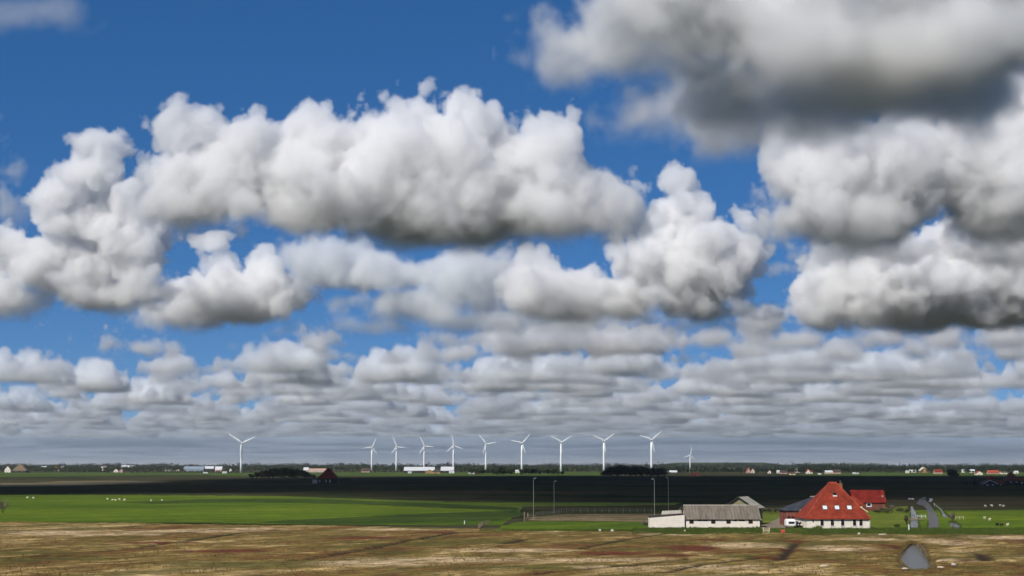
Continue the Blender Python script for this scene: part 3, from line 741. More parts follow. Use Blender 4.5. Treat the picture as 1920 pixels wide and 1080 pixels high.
def slate_annex():
    Y = 452.0; s = Y / F
    base = at(1508, 985, Y); base.z = 0
    X = lambda px: (px - 1508.0) * s
    Z = lambda row: at(1508, row, Y).z
    e = thing('brick_annex', 'red brick annex with dark slate hipped roof left of the farmhouse', 'house', base)
    x0, x1, D, hw = X(1474.5), X(1546), 11.0, Z(956.5)
    MB().box(x0, x1, 0, D, -.1, hw).build('wall', BRICK, e)
    zr = at(1538, 931.5, Y + D / 2).z; ov = .35
    a, b_, c, d = (x0 - ov, -ov, hw), (x1 + ov, -ov, hw), (x1 + ov, D + ov, hw), (x0 - ov, D + ov, hw)
    r0, r1 = (X(1528), D / 2, zr - .15), (x1, D / 2, zr)
    r = MB(); r.v += [a, b_, c, d, r0, r1] + [(p[0], p[1], p[2] - .25) for p in (a, b_, c, d)]
    r.f += [(0, 1, 5, 4), (1, 2, 5), (2, 3, 4, 5), (3, 0, 4), (6, 7, 1, 0), (7, 8, 2, 1), (8, 9, 3, 2), (9, 6, 0, 3), (9, 8, 7, 6)]
    ro = r.build('roof', SLATE, e)
    MB().box(X(1500), X(1524), -ov - .12, -ov - .004, hw - .2, hw + .16).build('fascia_board', CREAMP, ro)
    MB().tube([((X(1527), D / 2, zr + .05), .14), ((x1, D / 2, zr + .2), .14)], 6).build('ridge_tiles', ASBEST_L, ro)
    for px in (1480, 1487.2, 1503.2, 1509.6):
        window(e, X(px), 0, Z(969.6), .72, .5, None, DARKW if px < 1495 else WHITEP, .08, .07, False, px > 1495)
    return e
slate_annex()

def red_outbuilding():
    Y = 600.0; s = Y / F
    base = at(1632, 957, Y); base.z = 0
    X = lambda px: (px - 1632.0) * s
    Z = lambda row: at(1632, row, Y).z
    e = thing('outbuilding', 'low brick outbuilding with a plain dark red roof behind the farmhouse', 'building', base)
    x0, x1, D, hw = X(1601), X(1660), 8.0, Z(941)
    MB().box(x0, x1, 0, D, -.1, hw).build('wall', BRICK, e)
    zr = at(1632, 918.6, Y + D / 2).z; ov = .4
    r = MB(); r.slab([(x0 - ov, -ov, hw - .2), (x1 + ov, -ov, hw - .2), (x1 + ov, D / 2, zr), (x0 - ov, D / 2, zr)], .15)
    r.slab([(x0 - ov, D / 2 + .003, zr), (x1 + ov, D / 2 + .003, zr), (x1 + ov, D + ov, hw - .2), (x0 - ov, D + ov, hw - .2)], .15)
    ro = r.build('roof', RED_TILE2, e)
    MB().poly([(x1 - .01, 0, hw), (x1 - .01, D, hw), (x1 - .01, D / 2, zr - .2)]).build('gable', BRICK, e)
    z = zr - (zr - hw) * .55; yy = -ov + (z - hw + .2) / (zr - hw + .2) * (D / 2 + ov)
    MB().box(X(1655.5), X(1658.5), yy - .25, yy + .2, z - .2, z + .35).build('roof_vent', ASBEST_L, ro)
    window(e, X(1629.5), 0, Z(946.5), 1.9, 1.4, None, WHITEP, .1, .28, False)
    return e
red_outbuilding()

def long_shed():
    Y = 441.0; s = Y / F
    base = at(1355, 988, Y); base.z = 0
    X = lambda px: (px - 1355.0) * s
    Z = lambda row: at(1355, row, Y).z
    e = thing('livestock_shed', 'long low whitewashed shed with a grey corrugated roof', 'shed', base)
    x0, x1, D, hw = X(1287), X(1424), 9.0, Z(972.6)
    MB().box(x0, x1, 0, D, -.1, hw).build('wall', WHITEW, e)
    zr = at(1355, 947.6, Y + D / 2).z; ov = .4
    r = MB(); r.slab([(x0 - .55, -ov, hw - .1), (x1 + .3, -ov, hw - .1), (x1 + .3, D / 2, zr), (x0 - .2, D / 2, zr)], .12)
    r.slab([(x0 - .2, D / 2 + .003, zr), (x1 + .3, D / 2 + .003, zr), (x1 + .3, D + ov, hw - .1), (x0 - .55, D + ov, hw - .1)], .12)
    ro = r.build('roof', ASBEST, e)
    MB().tube([((x0 - .2, D / 2, zr + .04), .16), ((x1 + .3, D / 2, zr + .04), .16)], 6).build('ridge_cap', ASBEST_L, ro)
    for xx, mt in ((x1 - .02, DARKW), (x0 + .02, WHITEW)):  # dark material on the right gable paints in its shaded side
        MB().hexa([(xx - .03, 0, hw - .02), (xx - .03, D, hw - .02), (xx - .03, D / 2, zr - .15)], [(xx + .035, 0, hw - .02), (xx + .035, D, hw - .02), (xx + .035, D / 2, zr - .15)]).build('gable', mt, e)
    MB().box(x1 + .301, x1 + .42, -ov, D / 2, hw - .4, hw - .1).build('barge_board', WHITEP, ro)
    for px in (1297.2, 1337.6, 1365.9, 1406.9):
        window(e, X(px), 0, (Z(974.2) + Z(981.6)) / 2, 1.15, 1.05, None, BROWNP, .08, .1, True, False)
    for a, c in ((1307.8, 1316.5), (1318, 1327.6), (1375.8, 1382), (1385.5, 1395.8)):
        window(e, (X(a) + X(c)) / 2, 0, Z(975.4), X(c) - X(a), .42, None, DARKW, .08, .06, False, False)
    # flat-topped yard wall with lean-to on the left
    w0, w1 = X(1219.5), X(1284)
    wl = thing('yard_shed', 'blank white walled lean-to shed with a sloping top beside the long shed', 'shed', (base.x + (w0 + w1) / 2, base.y - .6, 0))
    hwid = (w1 - w0) / 2
    za, zb = Z(971.0), Z(965.6)
    MB().hexa([(-hwid, 0, -.1), (hwid, 0, -.1), (hwid, 5, -.1), (-hwid, 5, -.1)], [(-hwid, 0, za), (hwid, 0, zb), (hwid, 5, zb), (-hwid, 5, za)]).build('wall', WHITEW, wl)
    MB().hexa([(-hwid - .1, .25, za + .002), (hwid, .25, zb + .002), (hwid, 5.2, zb + .25), (-hwid - .1, 5.2, za + .25)], [(-hwid - .1, .25, za + .12), (hwid, .25, zb + .12), (hwid, 5.2, zb + .37), (-hwid - .1, 5.2, za + .37)]).build('roof', DARKW, wl)
    MB().slab([(-hwid + 3.6, 5.3, zb + .1), (hwid - .1, 5.3, zb + .3), (hwid - .1, 8.3, zb + 1.1), (-hwid + 4.2, 8.3, zb + .9)], .15).build('lean_to_roof', ASBEST_L, wl)
    MB().box(-hwid + 4.2, hwid - .2, 6.0, 8.2, 0, zb).build('lean_to', DARKW, wl)
    return e
long_shed()

def barn():
    Y = 462.0; s = Y / F
    base = at(1386, 983, Y); base.z = 0
    e = thing('barn', 'grey roofed barn with olive gable rising behind the long shed', 'barn', base, R(-24))
    W, D = 4.4, 9.0
    hw, zr = at(1386, 950.5, Y).z, at(1391, 931.5, Y).z
    MB().box(-W, W, 0, D, -.1, hw).build('wall', OLIVE, e)
    MB().hexa([(-W, 0, hw + .002), (W, 0, hw + .002), (0, 0, zr - .15)], [(-W, .25, hw + .002), (W, .25, hw + .002), (0, .25, zr - .15)]).build('gable', OLIVE, e)
    r = MB(); r.slab([(-W - 1.2, -.5, hw - .65), (0, -.5, zr), (0, D + .3, zr), (-W - 1.2, D + .3, hw - .65)], .16)
    ro = r.build('roof', ASBEST, e)
    r = MB(); r.slab([(0.003, -.5, zr), (W + .7, -.5, hw - .35), (W + .7, D + .3, hw - .35), (0.003, D + .3, zr)], .16)
    r.build('roof', ASBEST_L, e)  # paler sheeting puts this slope's sunlit tone into its colour
    vb = MB(); vb.slab([(-W - 1.2, -.62, hw - .62), (0, -.62, zr + .05), (0, -.505, zr + .05), (-W - 1.2, -.505, hw - .62)], .3)
    vb.slab([(0.003, -.62, zr + .05), (W + .7, -.62, hw - .32), (W + .7, -.505, hw - .32), (0.003, -.505, zr + .05)], .3)
    vb.build('verge_board', DARKW, ro)
barn()

# ------------------------------------------------------------------ wind turbines
def blade_mesh(Rr):
    mb = MB(); prof = [(0.0, .9, .9), (.06, 1.0, .85), (.16, 3.3, .6), (.35, 2.8, .4), (.6, 2.1, .26), (.85, 1.4, .16), (1.0, .6, .08)]
    k0 = 0; n = 10
    for q, ch, th in prof:
        for j in range(n):
            a_ = 2 * math.pi * j / n
            mb.v.append((math.cos(a_) * ch / 2 + (ch - .9) * .18, math.sin(a_) * th / 2 * (1 if ch < 1.2 else .9), 1.0 + q * (Rr - 1.0)))
    for i in range(len(prof) - 1):
        for j in range(n):
            q = (j + 1) % n
            mb.f.append((i * n + j, i * n + q, (i + 1) * n + q, (i + 1) * n + j))
    mb.f.append(tuple(range((len(prof) - 1) * n, len(prof) * n)))
    me = mb.mesh('blade', TURB); me.polygons.foreach_set('use_smooth', [True] * len(me.polygons))
    return me
def turbine_meshes(hub):
    tower = MB().tube([((0, 0, 0), 2.6), ((0, 0, hub * .33), 2.3), ((0, 0, hub * .66), 2.0), ((0, 0, hub - 1.6), 1.65)], 16)
    door = MB().box(-.5, .5, -2.72, -2.52, .3, 2.5)
    nac = MB().hexa([(-1.5, -3.4, hub - 1.6), (1.5, -3.4, hub - 1.6), (1.7, 1.0, hub - 1.7), (1.3, 6.2, hub - 1.1), (-1.3, 6.2, hub - 1.1), (-1.7, 1.0, hub - 1.7)],
                    [(-1.4, -3.4, hub + 1.6), (1.4, -3.4, hub + 1.6), (1.5, 1.0, hub + 1.9), (1.1, 6.2, hub + 1.6), (-1.1, 6.2, hub + 1.6), (-1.5, 1.0, hub + 1.9)])
    hubm = MB().tube([((0, -3.35, 0), 1.45), ((0, -4.4, 0), 1.5), ((0, -5.4, 0), 1.1), ((0, -6.0, 0), .35)], 12)
    return tower.mesh('tower', TURB), door.mesh('door', STEEL), nac.mesh('nacelle', TURB), hubm.mesh('hub', TURB)
TM = turbine_meshes(65.0)
BM = blade_mesh(26.0)
for me in (TM[0], TM[3]): me.polygons.foreach_set('use_smooth', [True] * len(me.polygons))
HZ = 872.0
TURBS = [  # hub pixel, first blade tip pixel, hub height, rotor radius, label
    (452, 831, 429, 815, 65, 33, 'nearest wind turbine standing apart on the left with a big rotor'),
    (697, 839, 703, 825, 65, 26, 'white wind turbine at the left end of the long row'),
    (743, 838, 737, 824, 65, 26, 'second wind turbine from the left end of the row'),
    (795, 837, 788, 823, 65, 26, 'wind turbine rising behind the long white roofed shed'),
    (850, 836, 847, 821, 65, 26, 'wind turbine beside the shorter white roofed shed'),
    (911, 833, 900, 820, 65, 26, 'fifth wind turbine of the row, above the mid trees'),
    (978.5, 831, 960, 827, 65, 26, 'wind turbine with one blade level left, centre of the row'),
    (1052, 829.5, 1035, 820, 65, 26, 'wind turbine left of the dark copse, blades in a Y'),
    (1132.5, 827, 1115, 819, 65, 26, 'wind turbine at the left end of the dark copse'),
    (1221.7, 825, 1201, 818, 65, 26, 'tallest looking wind turbine at the right end of the row'),
    (1294, 854, 1297, 839, 65, 36, 'small wind turbine right of the row, above the low wooded ridge'),
    (1421, 862, 1422, 856, 65, 28, 'very faint far wind turbine above the village trees'),
    (1638, 869, 1632, 862.5, 65, 36, 'tip of a far wind turbine peeping over the woods'),
]
for k, (hx, hy, tx, ty, hh, rr, lab) in enumerate(TURBS):
    D = (65 - CAMH) * F / (HZ - hy) if k < 11 else (14500 if k == 11 else 17000)
    b0 = at(hx, 880, D); b0.z = 0 if k < 11 else 0
    if k == 12: b0.z = -8.0
    if k == 10: D = (40 - CAMH) * F / (HZ - hy); b0 = at(hx, 880, D); b0.z = 0      # a smaller, nearer machine
    e = thing('wind_turbine', lab, 'wind turbine', b0, 0.0, 'wind turbines along the horizon')
    if k == 10: e.scale = (40 / 65,) * 3; rr = 31
    tw = link('tower', TM[0], e); link('door', TM[1], tw)
    yaw = R(14)
    na = link('nacelle', TM[2], e); na.rotation_euler.z = yaw
    hb = link('hub', TM[3], na); hb.location.z = 65.0
    ang = math.atan2(tx - hx, hy - ty)          # clockwise from up as seen by the camera
    for j in range(3):
        bl = link('blade', BM, na)
        bl.location = (0, -4.5, 65.0)
        bl.rotation_euler = (0, ang + j * 2 * math.pi / 3, 0)
        bl.scale = (rr / 26 * 1.1, rr / 26 * 1.1, rr / 26)

# ------------------------------------------------------------------ arena lamps and fence
def lamp(px, base_row, top_row, side, lab):
    p = gnd(px, base_row); h = at(px, top_row, p.y).z
    e = thing('lamp_post', lab, 'lamp post', p, 0, 'flood lamps round the riding arena')
    MB().tube([((0, 0, 0), .13), ((0, 0, h * .5), .10), ((0, 0, h), .07)], 8).build('pole', STEEL, e)
    MB().box(-.2, .2, -.2, .2, 0, .25).build('foot', STEEL, e)
    MB().tube([((0, 0, h - .1), .06), ((side * .65, 0, h + .02), .05)], 6).build('arm', STEEL, e)
    hd = MB().hexa([(side * .3, -.28, h - .06), (side * .85, -.28, h - .16), (side * .85, .28, h - .16), (side * .3, .28, h - .06)],
                   [(side * .3, -.25, h + .2), (side * .85, -.25, h + .1), (side * .85, .25, h + .1), (side * .3, .25, h + .2)]).build('lamp_head', STEEL, e)
    MB().box(min(side * .36, side * .8), max(side * .36, side * .8), -.2, .2, h - .2, h - .165).build('lens', SKYL, hd)
lamp(1000.5, 975.5, 896.5, 1, 'leftmost flood lamp post, at the near left corner of the sand arena')
lamp(1039, 962.5, 902, 1, 'lamp post at the far left corner of the sand arena, second from left')
lamp(1227.5, 974, 898, -1, 'lamp post rising behind the blank white shed, third from left')
lamp(1253.5, 958.5, 895.5, -1, 'rightmost lamp post, standing above the lean-to roof')

def fence(pts, label, spacing, h, rails, post_mat=WOOD, t=.09):
    L = [Vector((p[0], p[1], 0)) for p in pts]
    e = thing('rail_fence', label, 'fence', L[0])
    post = MB().box(-t, t, -t, t, -.1, h).mesh('post', post_mat)
    for a, b_ in zip(L, L[1:]):
        n = max(1, round((b_ - a).length / spacing))
        for k in range(n + 1 if b_ is L[-1] else n):
            o = link('post', post, e); o.location = a + (b_ - a) * k / n - L[0]
        dv = (b_ - a); rz = math.atan2(dv.y, dv.x)
        for zz in rails:
            r = MB().box(0, dv.length, -.03, .03, zz - .04, zz + .04).build('rail', post_mat, e); r.location = a - L[0]; r.rotation_euler.z = rz
    return e
GREYWOOD = plain('grey_fence_wood', (.17, .16, .125), .9, .2, 1)
fence([gnd(1005, 968.2), gnd(1062, 961), gnd(1222, 961.5)], 'grey post and rail fence along the far side of the arena', 2.6, 1.5, (.7, 1.3), GREYWOOD, .07)
fence([gnd(987, 977), gnd(1090, 977.5), gnd(1150, 977.8)], 'low dark fence along the near edge of the arena', 5.2, 1.15, (.6, 1.05), WOOD)
g0 = gnd(985, 977)
e = thing('gate_posts', 'pair of stout dark gate posts at the arena corner', 'gate', g0)
for dx, dy in ((-.3, 0), (.75, 1.6)):
    MB().box(dx - .2, dx + .2, dy - .2, dy + .2, -.1, 2.7 if dx < 0 else 2.4).build('post', WOOD, e)
for z in (.6, 1.2, 1.8): MB().box(-.08, 3.4, .75, .85, z - .08, z + .08).build('rail', WOOD, e)
fence([gnd(897, 991), gnd(905, 985), gnd(918, 982.5)], 'short leaning rail fence in the rough grass left of the lawn', 2.4, 1.2, (.5, 1.0), WOOD)
e = thing('marker_post', 'single white marker post at the edge of the marsh', 'post', gnd(871, 983))
MB().tube([((0, 0, -.1), .13), ((0, 0, .95), .13)], 8).build('post', WHITEP, e); MB().box(-.16, .16, -.16, .16, .95, 1.02).build('cap', WHITEP, e)

# ------------------------------------------------------------------ caravan and small things in the farmyard
def caravan():
    p = gnd(1478, 989.5); p.y += 4
    e = thing('caravan', 'small white caravan seen from its end in the farmyard', 'caravan', (p.x, 436, 0))
    W, D, z0, z1 = 1.25, 4.2, .55, 2.45
    bm = bmesh.new(); bmesh.ops.create_cube(bm, size=1)
    bmesh.ops.scale(bm, vec=(W * 2, D, z1 - z0), verts=bm.verts); bmesh.ops.translate(bm, vec=(0, D / 2, (z0 + z1) / 2), verts=bm.verts)
    for v in bm.verts:
        if v.co.z > 1.5: v.co.y = v.co.y * .9 + D * .05
    bmesh.ops.bevel(bm, geom=bm.edges[:] , offset=.22, segments=3, affect='EDGES')
    me = bpy.data.meshes.new('body'); bm.to_mesh(me); bm.free(); me.materials.append(WHITEP)
    bo = link('body', me, e)
    w_ = MB().box(-.78, .78, -.02, .16, 1.28, 1.82).build('window', GLASS, e)
    MB().box(-.84, .84, -.035, -.022, 1.82, 1.87).build('window_trim', WHITEP, w_)
    MB().box(-1.1, 1.1, .05, .16, .62, .74).build('bumper', STEEL, e)
    for sx_ in (-1, 1):
        MB().tube([((sx_ * 1.02, D * .5, .33), .33), ((sx_ * 1.22, D * .5, .33), .33)], 14).build('wheel', RUBBER, e)
        MB().box(sx_ * 1.0 - .09, sx_ * 1.0 + .09, -.01, .14, .82, 1.02).build('rear_light', REDP, e)
    MB().tube([((0, D, .5), .06), ((0, D + 1.1, .5), .05)], 6).build('drawbar', STEEL, e)
    MB().tube([((0, D + .9, 0), .05), ((0, D + .9, .5), .05)], 6).build('jockey_wheel', STEEL, e)
caravan()
e = thing('parked_van', 'narrow black vehicle with white lamps parked right of the caravan', 'van', (gnd(1493, 989).x, 437.5, 0), R(6))
bm = bmesh.new(); bmesh.ops.create_cube(bm, size=1); bmesh.ops.scale(bm, vec=(1.15, 3.2, 1.5), verts=bm.verts); bmesh.ops.translate(bm, vec=(0, 1.6, 1.05), verts=bm.verts)
for v in bm.verts:
    if v.co.z > 1.4: v.co.x *= .85; v.co.y = .5 + v.co.y * .75
bmesh.ops.bevel(bm, geom=bm.edges[:], offset=.12, segments=2, affect='EDGES')
me = bpy.data.meshes.new('body'); bm.to_mesh(me); bm.free(); me.materials.append(BLACKP); link('body', me, e)
MB().box(-.4, .4, .0, .3, 1.2, 1.6).build('windscreen', GLASS, e)
for sx_ in (-.42, .3): MB().tube([((sx_, -.03, .95), .17), ((sx_, .08, .95), .17)], 10).build('headlight', WHITEP, e)
MB().box(-.35, .15, .22, .34, 1.58, 1.82).build('roof_panel', WHITEP, e)
for sx_ in (-1, 1):
    for yy in (.6, 2.6): MB().tube([((sx_ * .42, yy, .3), .3), ((sx_ * .58, yy, .3), .3)], 12).build('wheel', RUBBER, e)

e = thing('red_post_box', 'small red box on a post at the marsh edge below the caravan', 'box', gnd(1468, 1003))
MB().tube([((0, 0, -.1), .07), ((0, 0, .7), .07)], 8).build('post', WOOD, e)
MB().box(-.42, .42, -.25, .25, .45, 1.05).build('box', REDP, e); MB().hexa([(-.46, -.3, 1.05), (.46, -.3, 1.05), (.46, .3, 1.05), (-.46, .3, 1.05)], [(-.46, 0, 1.3), (.46, 0, 1.3), (.46, .05, 1.3), (-.46, .05, 1.3)]).build('lid', REDP, e)
e = thing('field_gate', 'weathered wooden gate where the farm track meets the marsh', 'gate', gnd(1437, 1000))
for xx in (-.75, .75): MB().box(xx - .12, xx + .12, -.12, .12, -.1, 1.5).build('post', PALEWOOD, e)
for z in (.35, .7, 1.05): MB().box(-.63, .63, -.04, .04, z - .09, z + .09).build('rail', PALEWOOD, e)

# canal footbridge and its rail
p = pxs6([(150, 455)])[0]
e = thing('footbridge', 'low plank footbridge across the narrow canal by the road', 'bridge', p)
for k in range(12):
    MB().box(-.6 + k * .42, -.6 + k * .42 + .38, -1.0, 1.0, .45, .55).build('plank', WOOD, e)
for yy in (-.9, .9): MB().box(-.6, 4.5, yy - .1, yy + .1, .2, .449).build('beam', WOOD, e)
for xx in (-.4, 1.9, 4.2): MB().box(xx - .1, xx + .1, -.8, .8, -.2, .199).build('pier', WOOD, e)
p = pxs6([(240, 430)])[0]
fence([(p.x, p.y), (p.x + 2.8, p.y + .3)], 'white hand rail between the footbridge and the road', 1.4, 1.0, (.5, .95), WHITEP, .06)
e = thing('sluice_post', 'white post standing in the reeds at the canal mouth', 'post', pxs6([(146, 572)])[0])
MB().tube([((0, 0, -.1), .16), ((0, 0, 1.5), .16)], 8).build('post', WHITEP, e); MB().tube([((0, 0, 1.5), .2), ((0, 0, 1.6), .14)], 8).build('cap', WHITEP, e)
p = pxs6([(668, 443)])[0]
fence([(p.x, p.y), (p.x + 2.6, p.y)], 'pale rail fence at the corner of the right hand meadow', 1.3, 1.0, (.5, .92), PALEWOOD, .07)
# pale drift timber and stones on the marsh
def stone(px, row, w_, lab, mat=STONE, h=.35):
    q = gnd(px, row); bm = bmesh.new(); bmesh.ops.create_icosphere(bm, subdivisions=2, radius=1)
    for v in bm.verts:
        v.co *= 1 + .25 * mnoise.noise(v.co * 1.3 + Vector((px, row, 0)))
        v.co = Vector((v.co.x * w_ / 2, v.co.y * .3, v.co.z * h))
    me = bpy.data.meshes.new('stone'); bm.to_mesh(me); bm.free(); me.materials.append(mat)
    o = link('stone', me); q.z = .45; o.location = q
    tag(o, lab, 'stone', 'pale stones on the marsh')
stone(1125, 997.5, .7, 'left of two white stones on the marsh below the lawn'); stone(1148, 998.2, .8, 'right of two white stones on the marsh below the lawn')
stone(1284, 999, .5, 'white stone below the left end of the long shed'); stone(1611, 1004.5, .7, 'pale stone at the foot of the bank under the farmhouse')
stone(1764, 1069, 1.2, 'flat pale stone at the lower right corner of the pond', PALEWOOD, .2); stone(1788, 1063.5, .9, 'pale stone a little right of the pond corner', STONE, .22); stone(1697, 1071.5, 1.1, 'pale slab at the lower left shore of the pond', PALEWOOD, .18)
def log(px, row, L_, lab):
    q = gnd(px, row); q.z = .42
    e = thing('drift_log', lab, 'log', q, R(5))
    MB().tube([((-L_ / 2, 0, 0), .2), ((0, .05, .04), .23), ((L_ / 2, 0, 0), .17)], 8).build('trunk', PALEWOOD, e, True)
    MB().tube([((L_ * .2, 0, .1), .08), ((L_ * .3, -.1, .45), .05)], 6).build('stub', PALEWOOD, e)
log(1655, 1006, 2.0, 'bleached log lying below the right end of the farmhouse'); log(1546, 1066.5, 1.6, 'bleached log far down the marsh below the red box')

# ------------------------------------------------------------------ sheep: one skinned body, shared
def sheep_mesh():
    me = bpy.data.meshes.new('sheep')
    V = [(0, 0, .62), (.28, 0, .63), (-.32, 0, .62), (.46, 0, .74), (.62, 0, .80), (.76, 0, .72), (-.48, 0, .60)]
    Ed = [(0, 1), (0, 2), (1, 3), (3, 4), (4, 5), (2, 6)]
    Rad = [.30, .27, .29, .17, .13, .08, .07]
    for sx_ in (.30, -.30):
        for sy in (-.14, .14):
            k = len(V); V += [(sx_, sy, .36), (sx_ + .02, sy, .18), (sx_, sy, .0)]; Rad += [.085, .05, .045]
            Ed += [(1 if sx_ > 0 else 2, k), (k, k + 1), (k + 1, k + 2)]
    me.from_pydata(V, Ed, [])
    o = bpy.data.objects.new('sheep_source', me); COL.objects.link(o)
    o.modifiers.new('skin', 'SKIN'); sd = o.modifiers.new('sub', 'SUBSURF'); sd.levels = 1
    for k, r_ in enumerate(Rad): me.skin_vertices[0].data[k].radius = (r_, r_)
    me.skin_vertices[0].data[0].use_root = True
    dg = bpy.context.evaluated_depsgraph_get()
    out = bpy.data.meshes.new_from_object(o.evaluated_get(dg)); out.name = 'sheep'
    bpy.data.objects.remove(o); bpy.data.meshes.remove(me)
    out.polygons.foreach_set('use_smooth', [True] * len(out.polygons))
    return out
WOOL = plain('wool', (.70, .62, .48), .95, .15, 3); WOOLB = plain('black_wool', (.018, .016, .015), .95, .2, 3)
SW = sheep_mesh(); SW.materials.append(WOOL); SB = SW.copy(); SB.materials.clear(); SB.materials.append(WOOLB)
SHEEP = [(50.8, 935.2, 0, 'left sheep of a pair at the far left of the green meadow'), (62, 935.8, 0, 'right sheep of a pair at the far left of the green meadow'),
         (201.8, 937.8, 0, 'leftmost sheep of the loose flock on the left meadow'), (210.6, 939.2, 0, 'second sheep from the left in the left meadow flock'), (216.8, 939.6, 0, 'third sheep from the left in the left meadow flock'),
         (224.2, 938.2, 0, 'fourth sheep, standing between two others in the left meadow flock'), (233, 939.4, 0, 'rightmost sheep of the left meadow flock'), (283, 940.5, 0, 'lone sheep right of the left meadow flock'), (304, 940.0, 0, 'farthest right lone sheep on the left meadow'),
         (1846.7, 974, 0, 'leftmost white sheep on the right hand meadow'), (1855.6, 977, 0, 'white sheep second from left on the right hand meadow'),
         (1869.5, 987.2, 1, 'left of two black sheep on the right hand meadow'), (1877.5, 988.2, 1, 'right of two black sheep on the right hand meadow'), (1889, 987.3, 0, 'cream sheep right of the two black ones'),
         (1848, 951, 0, 'leftmost sheep grazing in the cloud shadow at the right'), (1860, 950.6, 0, 'second sheep in the cloud shadow at the right'), (1875, 949.8, 0, 'third sheep in the cloud shadow at the right'), (1881, 951.4, 0, 'rightmost sheep in the cloud shadow')]
rnd = random.Random(5)
for px, row, bk, lab in SHEEP:
    q = gnd(px, row); q.z = .06
    o = link('sheep', SB if bk else SW); o.location = q; o.rotation_euler.z = rnd.uniform(-.7, .7) + (math.pi if rnd.random() < .5 else 0)
    sc_ = rnd.uniform(.9, 1.12); o.scale = (sc_, sc_, sc_)
    tag(o, lab, 'sheep', 'sheep grazing on the meadows')

# ------------------------------------------------------------------ far farms and village houses
def far_house(x0, x1, base, eave, ridge, wall, roof, label, kind='side', depth=None, rz=0.0, name='house', cat='house', wins=2, Y=None):
    """x0..x1, base, eave and ridge rows in photograph pixels; the distance is where its foot meets the ground"""
    if Y is None: Y = gnd(0, base).y
    xm = (x0 + x1) / 2
    p = at(xm, base, Y); p.z = 0
    W = (x1 - x0) / 2 * Y / F
    hw, zr = max(1.8, at(xm, eave, Y).z), at(xm, ridge, Y).z
    zr = max(zr, hw + 1.0)
    D = depth or W * 1.3
    e = thing(name, label, cat, p, rz)
    MB().box(-W, W, 0, D, -.1, hw).build('wall', wall, e)
    ov = .5
    if kind == 'side':
        r = MB(); r.slab([(-W - ov, -ov, hw - .2), (W + ov, -ov, hw - .2), (W + ov, D / 2, zr), (-W - ov, D / 2, zr)], .25)
        r.slab([(-W - ov, D / 2 + .01, zr), (W + ov, D / 2 + .01, zr), (W + ov, D + ov, hw - .2), (-W - ov, D + ov, hw - .2)], .25)
        ro = r.build('roof', roof, e)
        for xx in (-W + .05, W - .05):
            MB().hexa([(xx - .04, 0, hw), (xx - .04, D, hw), (xx - .04, D / 2, zr - .3)], [(xx + .04, 0, hw), (xx + .04, D, hw), (xx + .04, D / 2, zr - .3)]).build('gable', wall, e)
    elif kind == 'gable':
        r = MB(); r.slab([(-W - ov, -ov, hw - .3), (0, -ov, zr), (0, D + ov, zr), (-W - ov, D + ov, hw - .3)], .25)
        r.slab([(.01, -ov, zr), (W + ov, -ov, hw - .3), (W + ov, D + ov, hw - .3), (.01, D + ov, zr)], .25)
        ro = r.build('roof', roof, e)
        for yy in (.05, D - .05):
            MB().hexa([(-W, yy - .04, hw), (W, yy - .04, hw), (0, yy - .04, zr - .3)], [(-W, yy + .04, hw), (W, yy + .04, hw), (0, yy + .04, zr - .3)]).build('gable', wall, e)
    else:   # pyramid
        rg = W * .12
        a, b_, c, d = (-W - ov, -ov, hw), (W + ov, -ov, hw), (W + ov, D + ov, hw), (-W - ov, D + ov, hw)
        r = MB(); r.v += [a, b_, c, d, (-rg, D / 2, zr), (rg, D / 2, zr)]
        r.f += [(0, 1, 5, 4), (1, 2, 5), (2, 3, 4, 5), (3, 0, 4), (3, 2, 1, 0)]
        ro = r.build('roof', roof, e)
        MB().box(-rg, rg, D / 2 - .3, D / 2 + .3, zr - .3, zr + .15).build('ridge_cap', roof, ro)
    for k in range(wins):
        xx = -W + 2 * W * (k + .7) / (wins + .4)
        window(e, xx, 0, hw * .55, min(1.6, W * .4), min(1.5, hw * .5), None, WHITEP, .12, .15, False, False)
    if wins:
        MB().box(-W * .12 - .5, -W * .12 + .5, -.10, .01, 0, min(2.1, hw * .85)).build('door', BROWNP, e)
    return e

